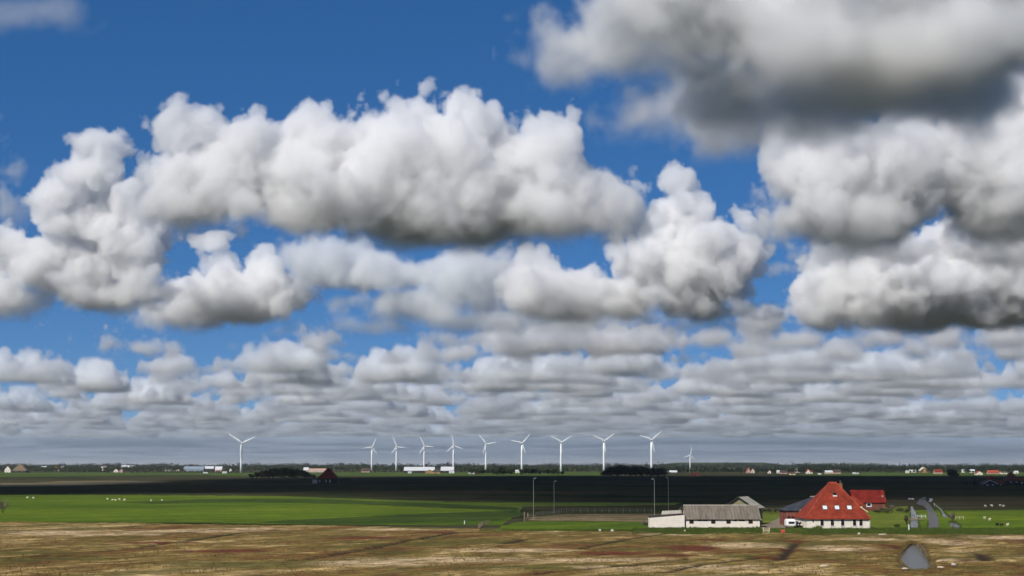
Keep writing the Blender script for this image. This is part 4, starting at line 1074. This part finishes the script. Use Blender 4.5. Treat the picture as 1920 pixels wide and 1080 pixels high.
BLUEGREY = plain('blue_grey_sheet', (.22, .27, .32), .6, .15, .05)
PINKB = plain('pale_brick', (.46, .30, .24), .9, .2, .1)
BEIGE = plain('beige_render', (.55, .49, .40), .9, .12, .1)
FARS = [
 # left
 (22, 49, 886.5, 882.5, 870.3, DARKW, THATCH, 'brown pyramid roofed farmhouse at the far left horizon', 'pyr', None, 'house'),
 (8.5, 19.5, 886.0, 880.0, 873.5, WHITEW, DARKROOF, 'white gabled house at the left edge beside the brown pyramid roof', 'gable', None, 'house'),
 (77, 86, 881.5, 877.2, 873.8, BEIGE, METALROOF, 'pale roofed shed among the left hand trees, leftmost of three', 'side', 12, 'shed'),
 (96, 110, 882.5, 879.0, 875.0, BEIGE, REDBROWN, 'small house with reddish roof among the left hand trees', 'side', 12, 'house'),
 (113, 119, 881.5, 878, 874.0, WHITEW, METALROOF, 'tiny white house among the left hand trees', 'side', 10, 'house'),
 (187, 200, 882.5, 878.8, 874.6, BEIGE, ASBEST_L, 'grey roofed shed left of the small white gable', 'side', 14, 'shed'),
 (213, 221.5, 885.6, 882.2, 878.8, WHITEW, DARKROOF, 'small white gabled barn left of the orange house', 'gable', 14, 'barn'),
 (224, 230, 886.4, 882.0, 878.6, PINKB, ORANGE, 'narrow orange red house on the left horizon', 'gable', 12, 'house'),
 (226, 250, 882.5, 876.8, 872.6, DARKW, METALROOF, 'long white roofed shed above the orange house', 'side', 24, 'shed'),
 (309, 336, 883.5, 880.4, 877.8, BEIGE, ASBEST_L, 'low greenish grey shed left of the blue grey sheds', 'side', 20, 'shed'),
 (344, 381, 884.0, 880.0, 874.4, BLUEGREY, BLUEGREY, 'long blue grey farm shed left of the nearest turbine', 'side', 26, 'shed'),
 (382, 400, 883.6, 878.6, 874.2, DARKW, METALROOF, 'white roofed shed right of the blue grey shed', 'side', 22, 'shed'),
 (403, 415.5, 884.5, 880.5, 874.6, PINKB, METALROOF, 'pale house with white roof near the nearest turbine', 'side', 16, 'house'),
 (381, 389, 888.0, 886.4, 885.4, WHITEP, METALROOF, 'tiny white trailer standing on the far meadow', 'side', 5, 'trailer'),
 (417, 424.5, 888.0, 885.6, 884.2, WHITEP, METALROOF, 'small white cabin in the meadow under the nearest turbine', 'side', 6, 'cabin'),
 (430, 434, 884.2, 881.0, 878.4, WHITEW, METALROOF, 'tiny white hut left of the nearest turbine foot', 'gable', 8, 'hut'),
 # behind the dark copse and the red barn
 (569, 578, 884.5, 881.2, 876.4, BEIGE, METALROOF, 'small white roof showing over the dark copse', 'side', 16, 'shed'),
 (579, 612, 885.5, 882.6, 878.4, BEIGE, PINKB, 'long beige shed behind the dark red barn', 'side', 20, 'shed'),
 (677, 693, 886.0, 882.8, 878.2, PINKB, DARKROOF, 'pinkish house at the foot of the first turbine of the row', 'side', 14, 'house'),
 # white roofed farm
 (757.5, 814, 886.8, 882.2, 875.4, DARKW, METALROOF, 'long white roofed cattle shed in front of the turbine row', 'side', 34, 'shed'),
 (826.5, 850.5, 886.8, 882.2, 875.0, DARKW, METALROOF, 'shorter white roofed shed right of the long one', 'side', 34, 'shed'),
 (798, 812, 888.2, 883.6, 880.6, BRICK_OCHRE, DARKROOF, 'ochre brick house in front of the long white roof, left half', 'gable', 12, 'house'),
 (812.5, 825, 888.3, 884.4, 881.2, BRICK_OCHRE, DARKROOF, 'ochre brick house between the two white roofs, right half', 'side', 12, 'house'),
 (842, 851.5, 887.8, 885.6, 883.6, WHITEP, METALROOF, 'small white shed below the shorter white roof', 'side', 7, 'shed'),
 (765, 771, 887.8, 885.2, 884.0, WHITEP, METALROOF, 'little white box shed below the left end of the long roof', 'side', 6, 'shed'),
 (879, 889.5, 889.0, 886.8, 885.8, WHITEP, METALROOF, 'low white shed left of the brick gable house', 'side', 6, 'shed'),
 (888.5, 897.5, 888.6, 882.5, 876.8, PINKB, REDBROWN, 'tall brick gable house right of the white roofed farm', 'gable', 12, 'house'),
 (929, 937.5, 885.5, 881.5, 876.8, WHITEW, REDBROWN, 'white fronted house showing between the middle trees', 'gable', 12, 'house'),
 (966.5, 975.5, 887.2, 883.8, 881.0, WHITEW, METALROOF, 'white shed at the foot of the centre turbine', 'side', 10, 'shed'),
 # right hand village
 (1246, 1252, 888.5, 885.6, 883.6, WHITEW, METALROOF, 'small white shed right of the dark copse', 'side', 8, 'shed'),
 (1256, 1269.5, 888.5, 885.2, 882.0, DARKW, METALROOF, 'white roofed shed right of the dark copse', 'side', 14, 'shed'),
 (1297, 1312.5, 892.2, 889.6, 886.2, BRICK, REDBROWN, 'low house with dull red roof left of the ridge village', 'side', 10, 'house'),
 (1400, 1407, 887.2, 883.4, 877.6, PINKB, ORANGE, 'narrow red brick village house, leftmost of the village', 'gable', 12, 'house'),
 (1408, 1415, 887.2, 883.2, 878.2, BEIGE, REDBROWN, 'pale village house beside the leftmost brick one', 'gable', 12, 'house'),
 (1440.5, 1445.5, 887.8, 884.2, 881.4, WHITEW, DARKROOF, 'tiny white house above the long shed ridge', 'gable', 10, 'house'),
 (1457.5, 1462.5, 887.5, 884.2, 881.6, WHITEW, METALROOF, 'small white roof in the village, third from left', 'side', 10, 'house'),
 (1463.5, 1476.5, 888.6, 885.4, 882.0, PINKB, DARKROOF, 'long pinkish terrace in the village', 'side', 11, 'house'),
 (1481, 1491.5, 890.5, 887.2, 885.2, CREAMP, DARKROOF, 'cream coloured house at the village edge', 'side', 10, 'house'),
 (1491, 1499.5, 886.5, 882.4, 879.6, BEIGE, METALROOF, 'pale roofed house at the back of the village', 'side', 12, 'house'),
 (1512.5, 1518.5, 888.2, 884.0, 879.6, WHITEW, RED_TILE2, 'white house with steep red gable in the village', 'gable', 12, 'house'),
 (1519, 1523.5, 888.2, 884.8, 881.6, WHITEW, REDBROWN, 'small white house right of the steep red gable', 'side', 10, 'house'),
 (1534.5, 1539.5, 890.4, 888.6, 887.6, WHITEP, METALROOF, 'white cabin on the meadow edge left of the farmhouse top', 'side', 5, 'cabin'),
 (1548.5, 1561.5, 889.2, 885.6, 882.0, PINKB, METALROOF, 'white roofed village hall left of the farmhouse top', 'side', 16, 'building'),
 (1563, 1577, 888.8, 885.0, 880.6, PINKB, DARKROOF, 'wide dark roofed house behind the farmhouse top', 'side', 14, 'house'),
 (1599.5, 1604.5, 889.2, 887.0, 885.8, WHITEP, METALROOF, 'white cabin right of the farmhouse chimney', 'side', 5, 'cabin'),
 (1606.5, 1610, 889.2, 887.6, 886.6, WHITEP, METALROOF, 'tiny white hut right of the farmhouse chimney', 'side', 4, 'hut'),
 (1699.5, 1704, 887.6, 884.0, 881.8, WHITEW, METALROOF, 'white house at the left end of the pale row above the canal', 'gable', 10, 'house'),
 (1706, 1718, 886.6, 883.2, 880.8, BEIGE, METALROOF, 'pale terrace row above the canal', 'side', 12, 'house'),
 (1727, 1740.5, 886.8, 882.4, 875.8, BRICK_OCHRE, BEIGE, 'large barn with a cream roof on the right horizon', 'gable', 22, 'barn'),
 (1753.5, 1767.5, 889.0, 884.6, 879.8, PINKB, RED_TILE, 'red roofed house right of the cream roofed barn', 'side', 14, 'house'),
 (1804, 1810, 886.5, 883.0, 880.4, WHITEW, METALROOF, 'small white building left of the white and red house', 'side', 10, 'house'),
 (1820, 1828, 886.5, 883.2, 880.0, WHITEW, METALROOF, 'white roofed building just left of the white and red house', 'side', 10, 'house'),
 (1831, 1842.5, 891.0, 887.0, 883.0, WHITEW, ORANGE, 'bright white house with small red roof at the right', 'gable', 12, 'house'),
 (1853.5, 1873.5, 889.2, 886.0, 881.6, PINKB, ORANGE, 'long red roofed house behind the shaded farm', 'side', 12, 'house'),
 (1877.5, 1888.5, 889.2, 885.6, 883.0, WHITEW, DARKROOF, 'white walled house behind the shaded farm', 'side', 12, 'house'),
 (1903, 1910, 888.2, 885.4, 882.8, WHITEW, METALROOF, 'pale house at the far right edge of the horizon', 'side', 10, 'house'),
]
for x0, x1, ba, ea, ri, wl, rf, lab, kd, dp, cat in FARS:
    far_house(x0, x1, ba, ea, ri, wl, rf, lab, kd, dp, cat=cat, name={'house': 'house', 'shed': 'farm_shed', 'barn': 'barn', 'trailer': 'trailer', 'cabin': 'cabin', 'hut': 'hut', 'building': 'village_hall'}[cat], wins=2 if (x1 - x0) > 7 else 1)
# dark red barn farmhouse in the cloud shadow on the left
e = far_house(595, 632, 906.5, 897.5, 877.6, DARKW, RED_TILE2, 'dark red pyramid roofed farmhouse standing in the cloud shadow', 'pyr', 18, wins=0)
for xx in (-7.2, -1.0, 2.6): window(e, xx, 0, 2.2, 1.3, 2.2, None, WHITEP, .12, .22, False, False)
MB().box(-14.0, -9.9, 3, 10, 0, 3.4).build('annex', BEIGE, e)
# shaded farm at the right edge
far_house(1855, 1870.5, 909, 900.0, 891.8, DARKW, RED_TILE2, 'red roofed farmhouse in shadow at the right edge', 'pyr', 12)
e = far_house(1844, 1869, 911.8, 907.0, 900.2, DARKW, DARKROOF, 'dark barn with white trimmed gable in shadow at the right', 'gable', 14, name='barn', cat='barn', wins=2)
W = 25 / 2 * gnd(0, 911.8).y / F
hz0, hz1 = at(1856, 907.0, gnd(0, 911.8).y).z, at(1856, 900.2, gnd(0, 911.8).y).z
tr = MB(); tr.slab([(-W - .6, -.75, hz0 - .2), (0, -.75, hz1 + .15), (0, -.52, hz1 + .15), (-W - .6, -.52, hz0 - .2)], .35); tr.slab([(.01, -.75, hz1 + .15), (W + .6, -.75, hz0 - .2), (W + .6, -.52, hz0 - .2), (.01, -.52, hz1 + .15)], .35)
tr.build('verge_board', WHITEP, e)
far_house(1869.5, 1883.5, 911.0, 907.4, 900.8, DARKW, REDBROWN, 'brown roofed shed joined beside the white trimmed barn', 'side', 9, name='farm_shed', cat='shed', wins=1)
far_house(1887, 1914.5, 907.0, 901.8, 886.2, DARKW, REDBROWN, 'large brown red hipped farmhouse roof at the right edge', 'pyr', 16)
far_house(1914, 1934, 907.0, 903.0, 895.8, WHITEW, RED_TILE, 'bright red roof cut off by the right edge', 'side', 9)
# thin masts on the right horizon
for px, top, lab in ((1665, 867.5, 'thin dark mast above the right hand woods, left of two'), (1687.5, 866.5, 'thin church spire above the right hand woods, right of two')):
    Y = 5200; q = at(px, 880, Y); q.z = 0; h = at(px, top, Y).z
    e = thing('mast' if px < 1670 else 'church_spire', lab, 'mast' if px < 1670 else 'spire', q)
    MB().tube([((0, 0, 0), 1.6), ((0, 0, h * .7), 1.3), ((0, 0, h), .25)], 6).build('shaft', DARKROOF, e); MB().tube([((0, 0, h), .3), ((0, 0, h + 2), .12)], 6).build('tip', DARKROOF, e)

# ------------------------------------------------------------------ trees
def leaf_mat(name, cols, scale=.25):
    m, t, b = nmat(name)
    v = nz(t, scale, 5, .7, geo_pos(t))
    t.links.new(ramp(t, v, [(.3, cols[0]), (.5, cols[1]), (.72, cols[2])]), b.inputs['Base Color'])
    b.inputs['Roughness'].default_value = .8; b.inputs['Specular IOR Level'].default_value = .15
    return m
LEAF = leaf_mat('tree_foliage', [(.020, .032, .012), (.032, .050, .018), (.055, .070, .025)], .12)
LEAF_DK = leaf_mat('dark_tree_foliage', [(.012, .020, .009), (.019, .030, .012), (.030, .042, .016)], .12)
LEAF_B = leaf_mat('bush_foliage', [(.040, .050, .018), (.070, .080, .028), (.13, .10, .055)], .5)
BARK = plain('bark', (.06, .045, .035), .95, .3, .5)
def crown_faces(v, f, c, rx, ry, rz, n, size, rn):
    """leaf clumps as small bent faces spread through an uneven, lobed crown"""
    lobes = [(Vector((rn.uniform(-.55, .55), rn.uniform(-.55, .55), rn.uniform(-.35, .55))), rn.uniform(.40, .68)) for _ in range(7)] + [(Vector((0, 0, 0)), .62)]
    for _ in range(n):
        lc, lr = rn.choice(lobes)
        d = Vector((rn.gauss(0, 1), rn.gauss(0, 1), rn.gauss(0, 1))).normalized() * (rn.random() ** .45) * lr
        p = lc + d
        P = Vector((c[0] + p.x * rx, c[1] + p.y * ry, c[2] + p.z * rz))
        if P.z < .15: continue
        a = Vector((rn.gauss(0, 1), rn.gauss(0, 1), rn.gauss(0, 1))).normalized(); b_ = a.orthogonal().normalized()
        s = size * rn.uniform(.6, 1.4); k = len(v)
        v += [tuple(P - a * s), tuple(P + b_ * s * .7), tuple(P + a * s), tuple(P - b_ * s * .7 + Vector((0, 0, s * .3)))]
        f.append((k, k + 1, k + 2)); f.append((k, k + 2, k + 3))
def tree_meshes(seed, h, r, n, size, mat):
    rn = random.Random(seed)
    v, f = [], []; crown_faces(v, f, (0, 0, h * .50), r, r, h * .56, n, size, rn)
    me = bpy.data.meshes.new('crown'); me.from_pydata(v, [], f); me.materials.append(mat)
    tk = MB().tube([((0, 0, -.2), h * .035), ((h * .01, 0, h * .3), h * .026), ((0, h * .01, h * .7), h * .012)], 7)
    for k in range(4):
        a = k * 1.7 + seed; tk.tube([((0, 0, h * (.28 + .07 * k)), h * .014), ((math.cos(a) * r * .6, math.sin(a) * r * .6, h * (.52 + .08 * k)), h * .005)], 5)
    return me, tk.mesh('trunk', BARK)
PROTO = [tree_meshes(k, 10, 5.0, 620, .62, LEAF_DK if k % 3 else LEAF) for k in range(5)]
rnd = random.Random(11)
def tree(x, y, h, lab, group, k=None, wide=1.0):
    e = thing('tree', lab, 'tree', (x, y, 0), rnd.uniform(0, 6.28), group)
    cr, tk = PROTO[k if k is not None else rnd.randrange(5)]
    link('crown', cr, e); link('trunk', tk, e)
    e.scale = (h / 10 * wide, h / 10 * wide, h / 10)
def clump(x0, x1, base, prof, n, lab, group, jit=25):
    Y = gnd(0, base).y
    for k in range(n):
        u = (k + .5) / n; px = x0 + (x1 - x0) * u
        j = min(len(prof) - 2, int(u * (len(prof) - 1))); w_ = u * (len(prof) - 1) - j
        top = prof[j] + (prof[j + 1] - prof[j]) * w_
        yy = Y + rnd.uniform(0, jit); h = at(px, top, yy).z * rnd.uniform(.88, 1.06)
        q = at(px, base, yy)
        tree(q.x, yy, max(2.2, h), lab, group, wide=1.25)
clump(470, 592, 897, [891, 883, 879, 877.5, 877.5, 879, 885, 890], 16, 'leafy tree of the dark copse left of the dark red farmhouse', 'trees of the copse by the dark red farmhouse')
clump(465, 560, 896, [889, 884, 882, 881], 9, 'leafy tree of the dark copse left of the dark red farmhouse', 'trees of the copse by the dark red farmhouse', 40)
clump(1128, 1250, 893.5, [884, 876.5, 873.5, 873, 874.5, 875, 876, 875.5, 878, 882], 18, 'dark tree of the long copse below the two right turbines', 'trees of the long dark copse')
clump(1132, 1248, 893, [884, 880, 878, 878, 880, 882], 12, 'dark tree of the long copse below the two right turbines', 'trees of the long dark copse', 50)
clump(930, 960, 890.5, [882, 873.5, 875, 882], 6, 'dark tree of the clump left of the centre turbine', 'trees of the clump by the centre turbine')
clump(975, 1058, 890.0, [880, 877, 879, 881, 879, 881, 884], 12, 'dark tree of the low clump right of the centre turbine', 'trees right of the centre turbine')
clump(880, 935, 889.5, [882, 878, 880, 879, 882], 7, 'tree beside the brick gable house in the middle distance', 'trees by the brick gable house')
clump(1779, 1797, 895, [888, 878, 881, 889], 4, 'dark bushy tree standing alone in front of the far right meadow', 'dark bush before the far right meadow')
clump(636, 660, 903, [899, 897.5, 898, 901], 4, 'low dark bush right of the dark red farmhouse', 'bushes by the dark red farmhouse', 8)
clump(1800, 1846, 909, [905, 902, 904, 903], 6, 'dark bush left of the shaded right hand farm', 'bushes left of the shaded farm', 10)
clump(1884, 1925, 912, [908, 905, 906, 904], 5, 'dark bush before the shaded right hand farm', 'bushes before the shaded farm', 6)

def wood(name, label, x0, x1, Y, hs, spacing, rows=2, n=46, size=1.5, mat=None, seed=0):
    rn = random.Random(seed); v, f = [], []
    X0, X1 = (x0 - 960) / F * Y, (x1 - 960) / F * Y
    for r_ in range(rows):
        x = X0
        while x < X1:
            g = mnoise.noise((x * .006, r_ * 3.3, seed)) ; g2 = mnoise.noise((x * .03, r_ * 1.3, seed + 4))
            h = hs[0] + (hs[1] - hs[0]) * min(1, max(0, .5 + .9 * g + .5 * g2))
            yy = Y + r_ * spacing * 1.5 + rn.uniform(-.5, .5) * spacing
            crown_faces(v, f, (x, yy, h * .46), h * .55, h * .55, h * .58, n, size, rn)
            x += spacing * rn.uniform(.6, 1.4)
    me = bpy.data.meshes.new(name); me.from_pydata(v, [], f); me.materials.append(mat or LEAF)
    o = link(name, me); tag(o, label, kind='stuff')
wood('far_wood', 'continuous dark woods along the whole horizon', -60, 1980, 6600, (17, 30), 12, 2, 56, 2.4, LEAF_DK, 1)
wood('far_wood', 'belt of green trees behind the left hand farms', -40, 345, 4300, (12, 19), 10, 2, 60, 1.6, LEAF, 2)
wood('far_wood', 'belt of trees left of the white roofed farm', 430, 760, 4700, (11, 19), 10, 2, 60, 1.7, LEAF, 3)
wood('far_wood', 'belt of trees behind the middle copses', 850, 1140, 4000, (11, 18), 10, 2, 60, 1.6, LEAF, 4)
wood('far_wood', 'dark trees surrounding the village', 1235, 1620, 3500, (9, 17), 8, 2, 60, 1.3, LEAF_DK, 5)
wood('far_wood', 'dark tree belt behind the village', 1500, 1640, 4200, (16, 25), 10, 2, 64, 1.6, LEAF_DK, 6)
wood('far_wood', 'tree belt behind the right hand houses', 1620, 1960, 4000, (11, 21), 9, 2, 62, 1.5, LEAF_DK, 7)
wood('far_wood', 'hedge trees between the right hand houses', 1640, 1930, 3450, (4, 10), 8, 1, 54, 1.1, LEAF, 8)
wood('far_wood', 'hedge trees between the left hand farms', 50, 210, 3650, (6, 11), 8, 1, 54, 1.1, LEAF, 9)
wood('far_wood', 'low hedges near the white roofed farm', 640, 900, 3750, (3, 6), 8, 1, 40, 1.0, LEAF, 10)
wood('far_wood', 'hedge along the left farms', 250, 480, 3600, (3, 6), 8, 1, 40, 1.0, LEAF, 12)
# wooded low ridge on the right horizon
vs, fs = [], []
N = 90
for i in range(N + 1):
    u = i / N; px = 1200 + (1500 - 1200) * u; Y = 7600
    x = (px - 960) / F * Y
    hgt = 29 * min(1, math.sin(math.pi * u) * 1.5) ** .7 + 2.0 * mnoise.noise((x * .02, 0, 2)) * math.sin(math.pi * u)
    for yy, k in ((-260, 0), (-90, .55), (0, 1), (120, .9), (400, 0)): vs.append((x, Y + yy, hgt * k - .1))
for i in range(N):
    for j in range(4): a = i * 5 + j; fs.append((a, a + 5, a + 6, a + 1))
me = bpy.data.meshes.new('hill'); me.from_pydata(vs, [], fs); me.materials.append(LEAF); o = link('hill', me); o['kind'] = 'structure'

# ------------------------------------------------------------------ shrubs behind the farm
def shrub(px, base, w_px, top, lab, group, mat=LEAF_B, n=520, size=.16):
    q = gnd(px, base); s = q.y / F; rn = random.Random(int(px * 7 + base))
    r = w_px * s / 2; h = at(px, top, q.y).z
    e = thing('shrub', lab, 'shrub', (q.x, q.y, 0), 0, group)
    v, f = [], []; crown_faces(v, f, (0, 0, h * .52), r, r * .8, h * .52, n, size, rn)
    me = bpy.data.meshes.new('foliage'); me.from_pydata(v, [], f); me.materials.append(mat); link('foliage', me, e)
    st = MB()
    for k in range(4): st.tube([((0, 0, -.1), .05), ((math.cos(k * 1.6) * r * .5, math.sin(k * 1.6) * r * .4, h * .6), .02)], 5)
    st.build('stem', BARK, e)
PLUME = leaf_mat('reed_plumes', [(.10, .085, .05), (.17, .14, .095), (.25, .20, .15)], .8)
for k, (px, ba, w_, tp) in enumerate(((1638, 958, 22, 949), (1655, 959, 20, 950.5), (1672, 958, 18, 948), (1688, 960, 20, 952), (1700, 962, 16, 953), (1646, 962, 20, 954.5), (1664, 963, 22, 955))):
    shrub(px, ba, w_, tp, 'green and brown shrub in the thicket right of the farmhouse', 'shrubs right of the farmhouse', PLUME if k in (0, 2) else LEAF_B)
for k, (px, ba, w_, tp) in enumerate(((1432, 960, 12, 950.5), (1442, 960.5, 14, 951.5), (1455, 961, 14, 952), (1466, 961, 14, 952.5))):
    shrub(px, ba, w_, tp, 'brown plumed reed clump between the long shed and the annex', 'reed clumps behind the track', PLUME)
for px, ba, w_, tp, lab in ((1279, 975, 22, 950, 'brown shrub behind the left end of the long shed roof'), (1212, 986, 22, 976, 'brown bush at the left end of the blank white shed'), (1786, 978, 14, 961, 'dry reed clump beside the right hand ditch'), (1700, 985, 10, 965, 'green bush on the left bank of the canal'), (1683, 989, 12, 983, 'dark low bush on the grass right of the farmhouse'), (5, 962, 34, 934, 'dry reed mound cut off by the left edge of the meadow')):
    shrub(px, ba, w_, tp, lab, None, PLUME if 'dry' in lab or 'brown' in lab else LEAF_B, 700, .17)

# ------------------------------------------------------------------ grass and reeds as geometry
def tufts(name, label, spots, mat, blades=5, seed=0):
    """spots: (x, y, z, height)"""
    rn = random.Random(seed); v, f = [], []
    for x, y, z, h in spots:
        for k in range(blades):
            a = rn.uniform(0, 6.28); b_ = rn.uniform(.05, .35) * h; w_ = h * rn.uniform(.05, .12)
            dx, dy = math.cos(a), math.sin(a); k0 = len(v)
            ox, oy = x + rn.uniform(-.25, .25) * h, y + rn.uniform(-.25, .25) * h
            v += [(ox - dy * w_, oy + dx * w_, z - .05), (ox + dy * w_, oy - dx * w_, z - .05), (ox + dx * b_, oy + dy * b_, z + h * rn.uniform(.7, 1.1))]
            f.append((k0, k0 + 1, k0 + 2))
    me = bpy.data.meshes.new(name); me.from_pydata(v, [], f); me.materials.append(mat)
    o = link(name, me); tag(o, label, kind='stuff')
REED = leaf_mat('bank_reeds', [(.036, .058, .010), (.058, .088, .015), (.100, .115, .032)], .25)
STRAW = leaf_mat('marsh_straw', [(.085, .06, .02), (.14, .10, .036), (.24, .18, .085)], .12)
rnd = random.Random(23)
sp = []
BANKTOP = [(1190, .5), (1225, .5), (1300, .7), (1330, .6), (1420, .65), (1440, .45), (1462, .4), (1500, .4), (1520, .5), (1535, 1.25), (1545, .5), (1580, .6), (1640, .5), (1700, .55), (1920, .45), (1960, .45)]
def btop(px):
    for (a, h0), (c, h1) in zip(BANKTOP, BANKTOP[1:]):
        if a <= px <= c: return h0 + (h1 - h0) * (px - a) / (c - a)
    return .4
for k in range(22000):
    px = rnd.uniform(1185, 1960); row = rnd.uniform(991, 1004.0)
    if 1428 < px < 1442 and rnd.random() < .8: continue
    q = gnd(px, row)
    sp.append((q.x, q.y, 0, btop(px) * rnd.uniform(.55, 1.15) * (1 + .45 * mnoise.noise((q.x * .35, q.y * .1, 3.0)) + .3 * mnoise.noise((q.x * 1.1, 0, 6.0)))))
tufts('bank_reeds', 'dark green reeds and grass along the bank below the farm buildings', sp, REED, 5, 1)
sp = []
for k in range(2600):
    px = rnd.uniform(900, 1225); row = rnd.uniform(993.5, 998); q = gnd(px, row); sp.append((q.x, q.y, 0, rnd.uniform(.25, .6)))
tufts('dark_grass', 'rough dark grass along the lower edge of the lawn', sp, REED, 5, 2)
sp = []
while len(sp) < 7000:
    px = rnd.uniform(-30, 1950); q = gnd(px, rnd.uniform(983, 1082))
    if q.y > marsh_edge(q.x) - 1 or q.y < 215: continue
    dn = mnoise.noise((q.x * .08, q.y * .05, 2.2)) + .5 * mnoise.noise((q.x * .3, q.y * .2, 5.2))
    if dn < -.05 + .5 * (rnd.random() - .5): continue
    if 45 < q.x < 82 and pond_d((q.x, q.y)) < 1.5: continue
    h, mu, re, pa = marsh_fields(q.x, q.y)
    if mu > .3: continue
    sp.append((q.x, q.y, h, rnd.uniform(.2, .5)))
tufts('marsh_grass', 'dry straw coloured grass tufts across the salt marsh', sp, STRAW, 4, 3)
sp = []
for k in range(len(POND)):
    a, b_ = POND[k - 1], POND[k]
    for j in range(60):
        u = rnd.random(); x, y = a.x + (b_.x - a.x) * u, a.y + (b_.y - a.y) * u
        d = rnd.uniform(-.2, 2.2); n = (Vector((x - cx_, y - cy_, 0))).normalized()
        sp.append((x + n.x * d, y + n.y * d * 2, .02, rnd.uniform(.25, .7)))
tufts('pond_sedge', 'brown sedge round the shore of the pond', sp, STRAW, 5, 4)

sp = []
for poly in ([(236, 365), (250, 440), (262, 545)], [(158, 365), (160, 440), (150, 545)], [(445, 275), (480, 300), (525, 340), (560, 385), (602, 420)], [(430, 300), (470, 325), (500, 360), (520, 408)], [(588, 482), (640, 480), (690, 490), (725, 520), (744, 572)], [(362, 470), (352, 556)], [(140, 560), (270, 560)], [(100, 590), (280, 600)]):
    for a, b_ in zip(poly, poly[1:]):
        for j in range(60):
            u = rnd.random(); q = gnd(1680 + (a[0] + (b_[0] - a[0]) * u + rnd.uniform(-8, 8)) / 6, 900 + (a[1] + (b_[1] - a[1]) * u + rnd.uniform(-3, 3)) / 6)
            sp.append((q.x, q.y, .05, rnd.uniform(.25, .75)))
tufts('ditch_reeds', 'green reeds along the banks of the canal and ditches', sp, REED, 5, 6)

# ------------------------------------------------------------------ thin sea haze
hm = volume_mat('haze_air', 1.8e-5, 0.0, (.92, .94, .98))
ho = MB().box(-S - 500, S + 500, -2500, S + 500, -2.0, 125.0).build('haze', hm)
tag(ho, 'thin pale haze lying over the flat land', kind='stuff')
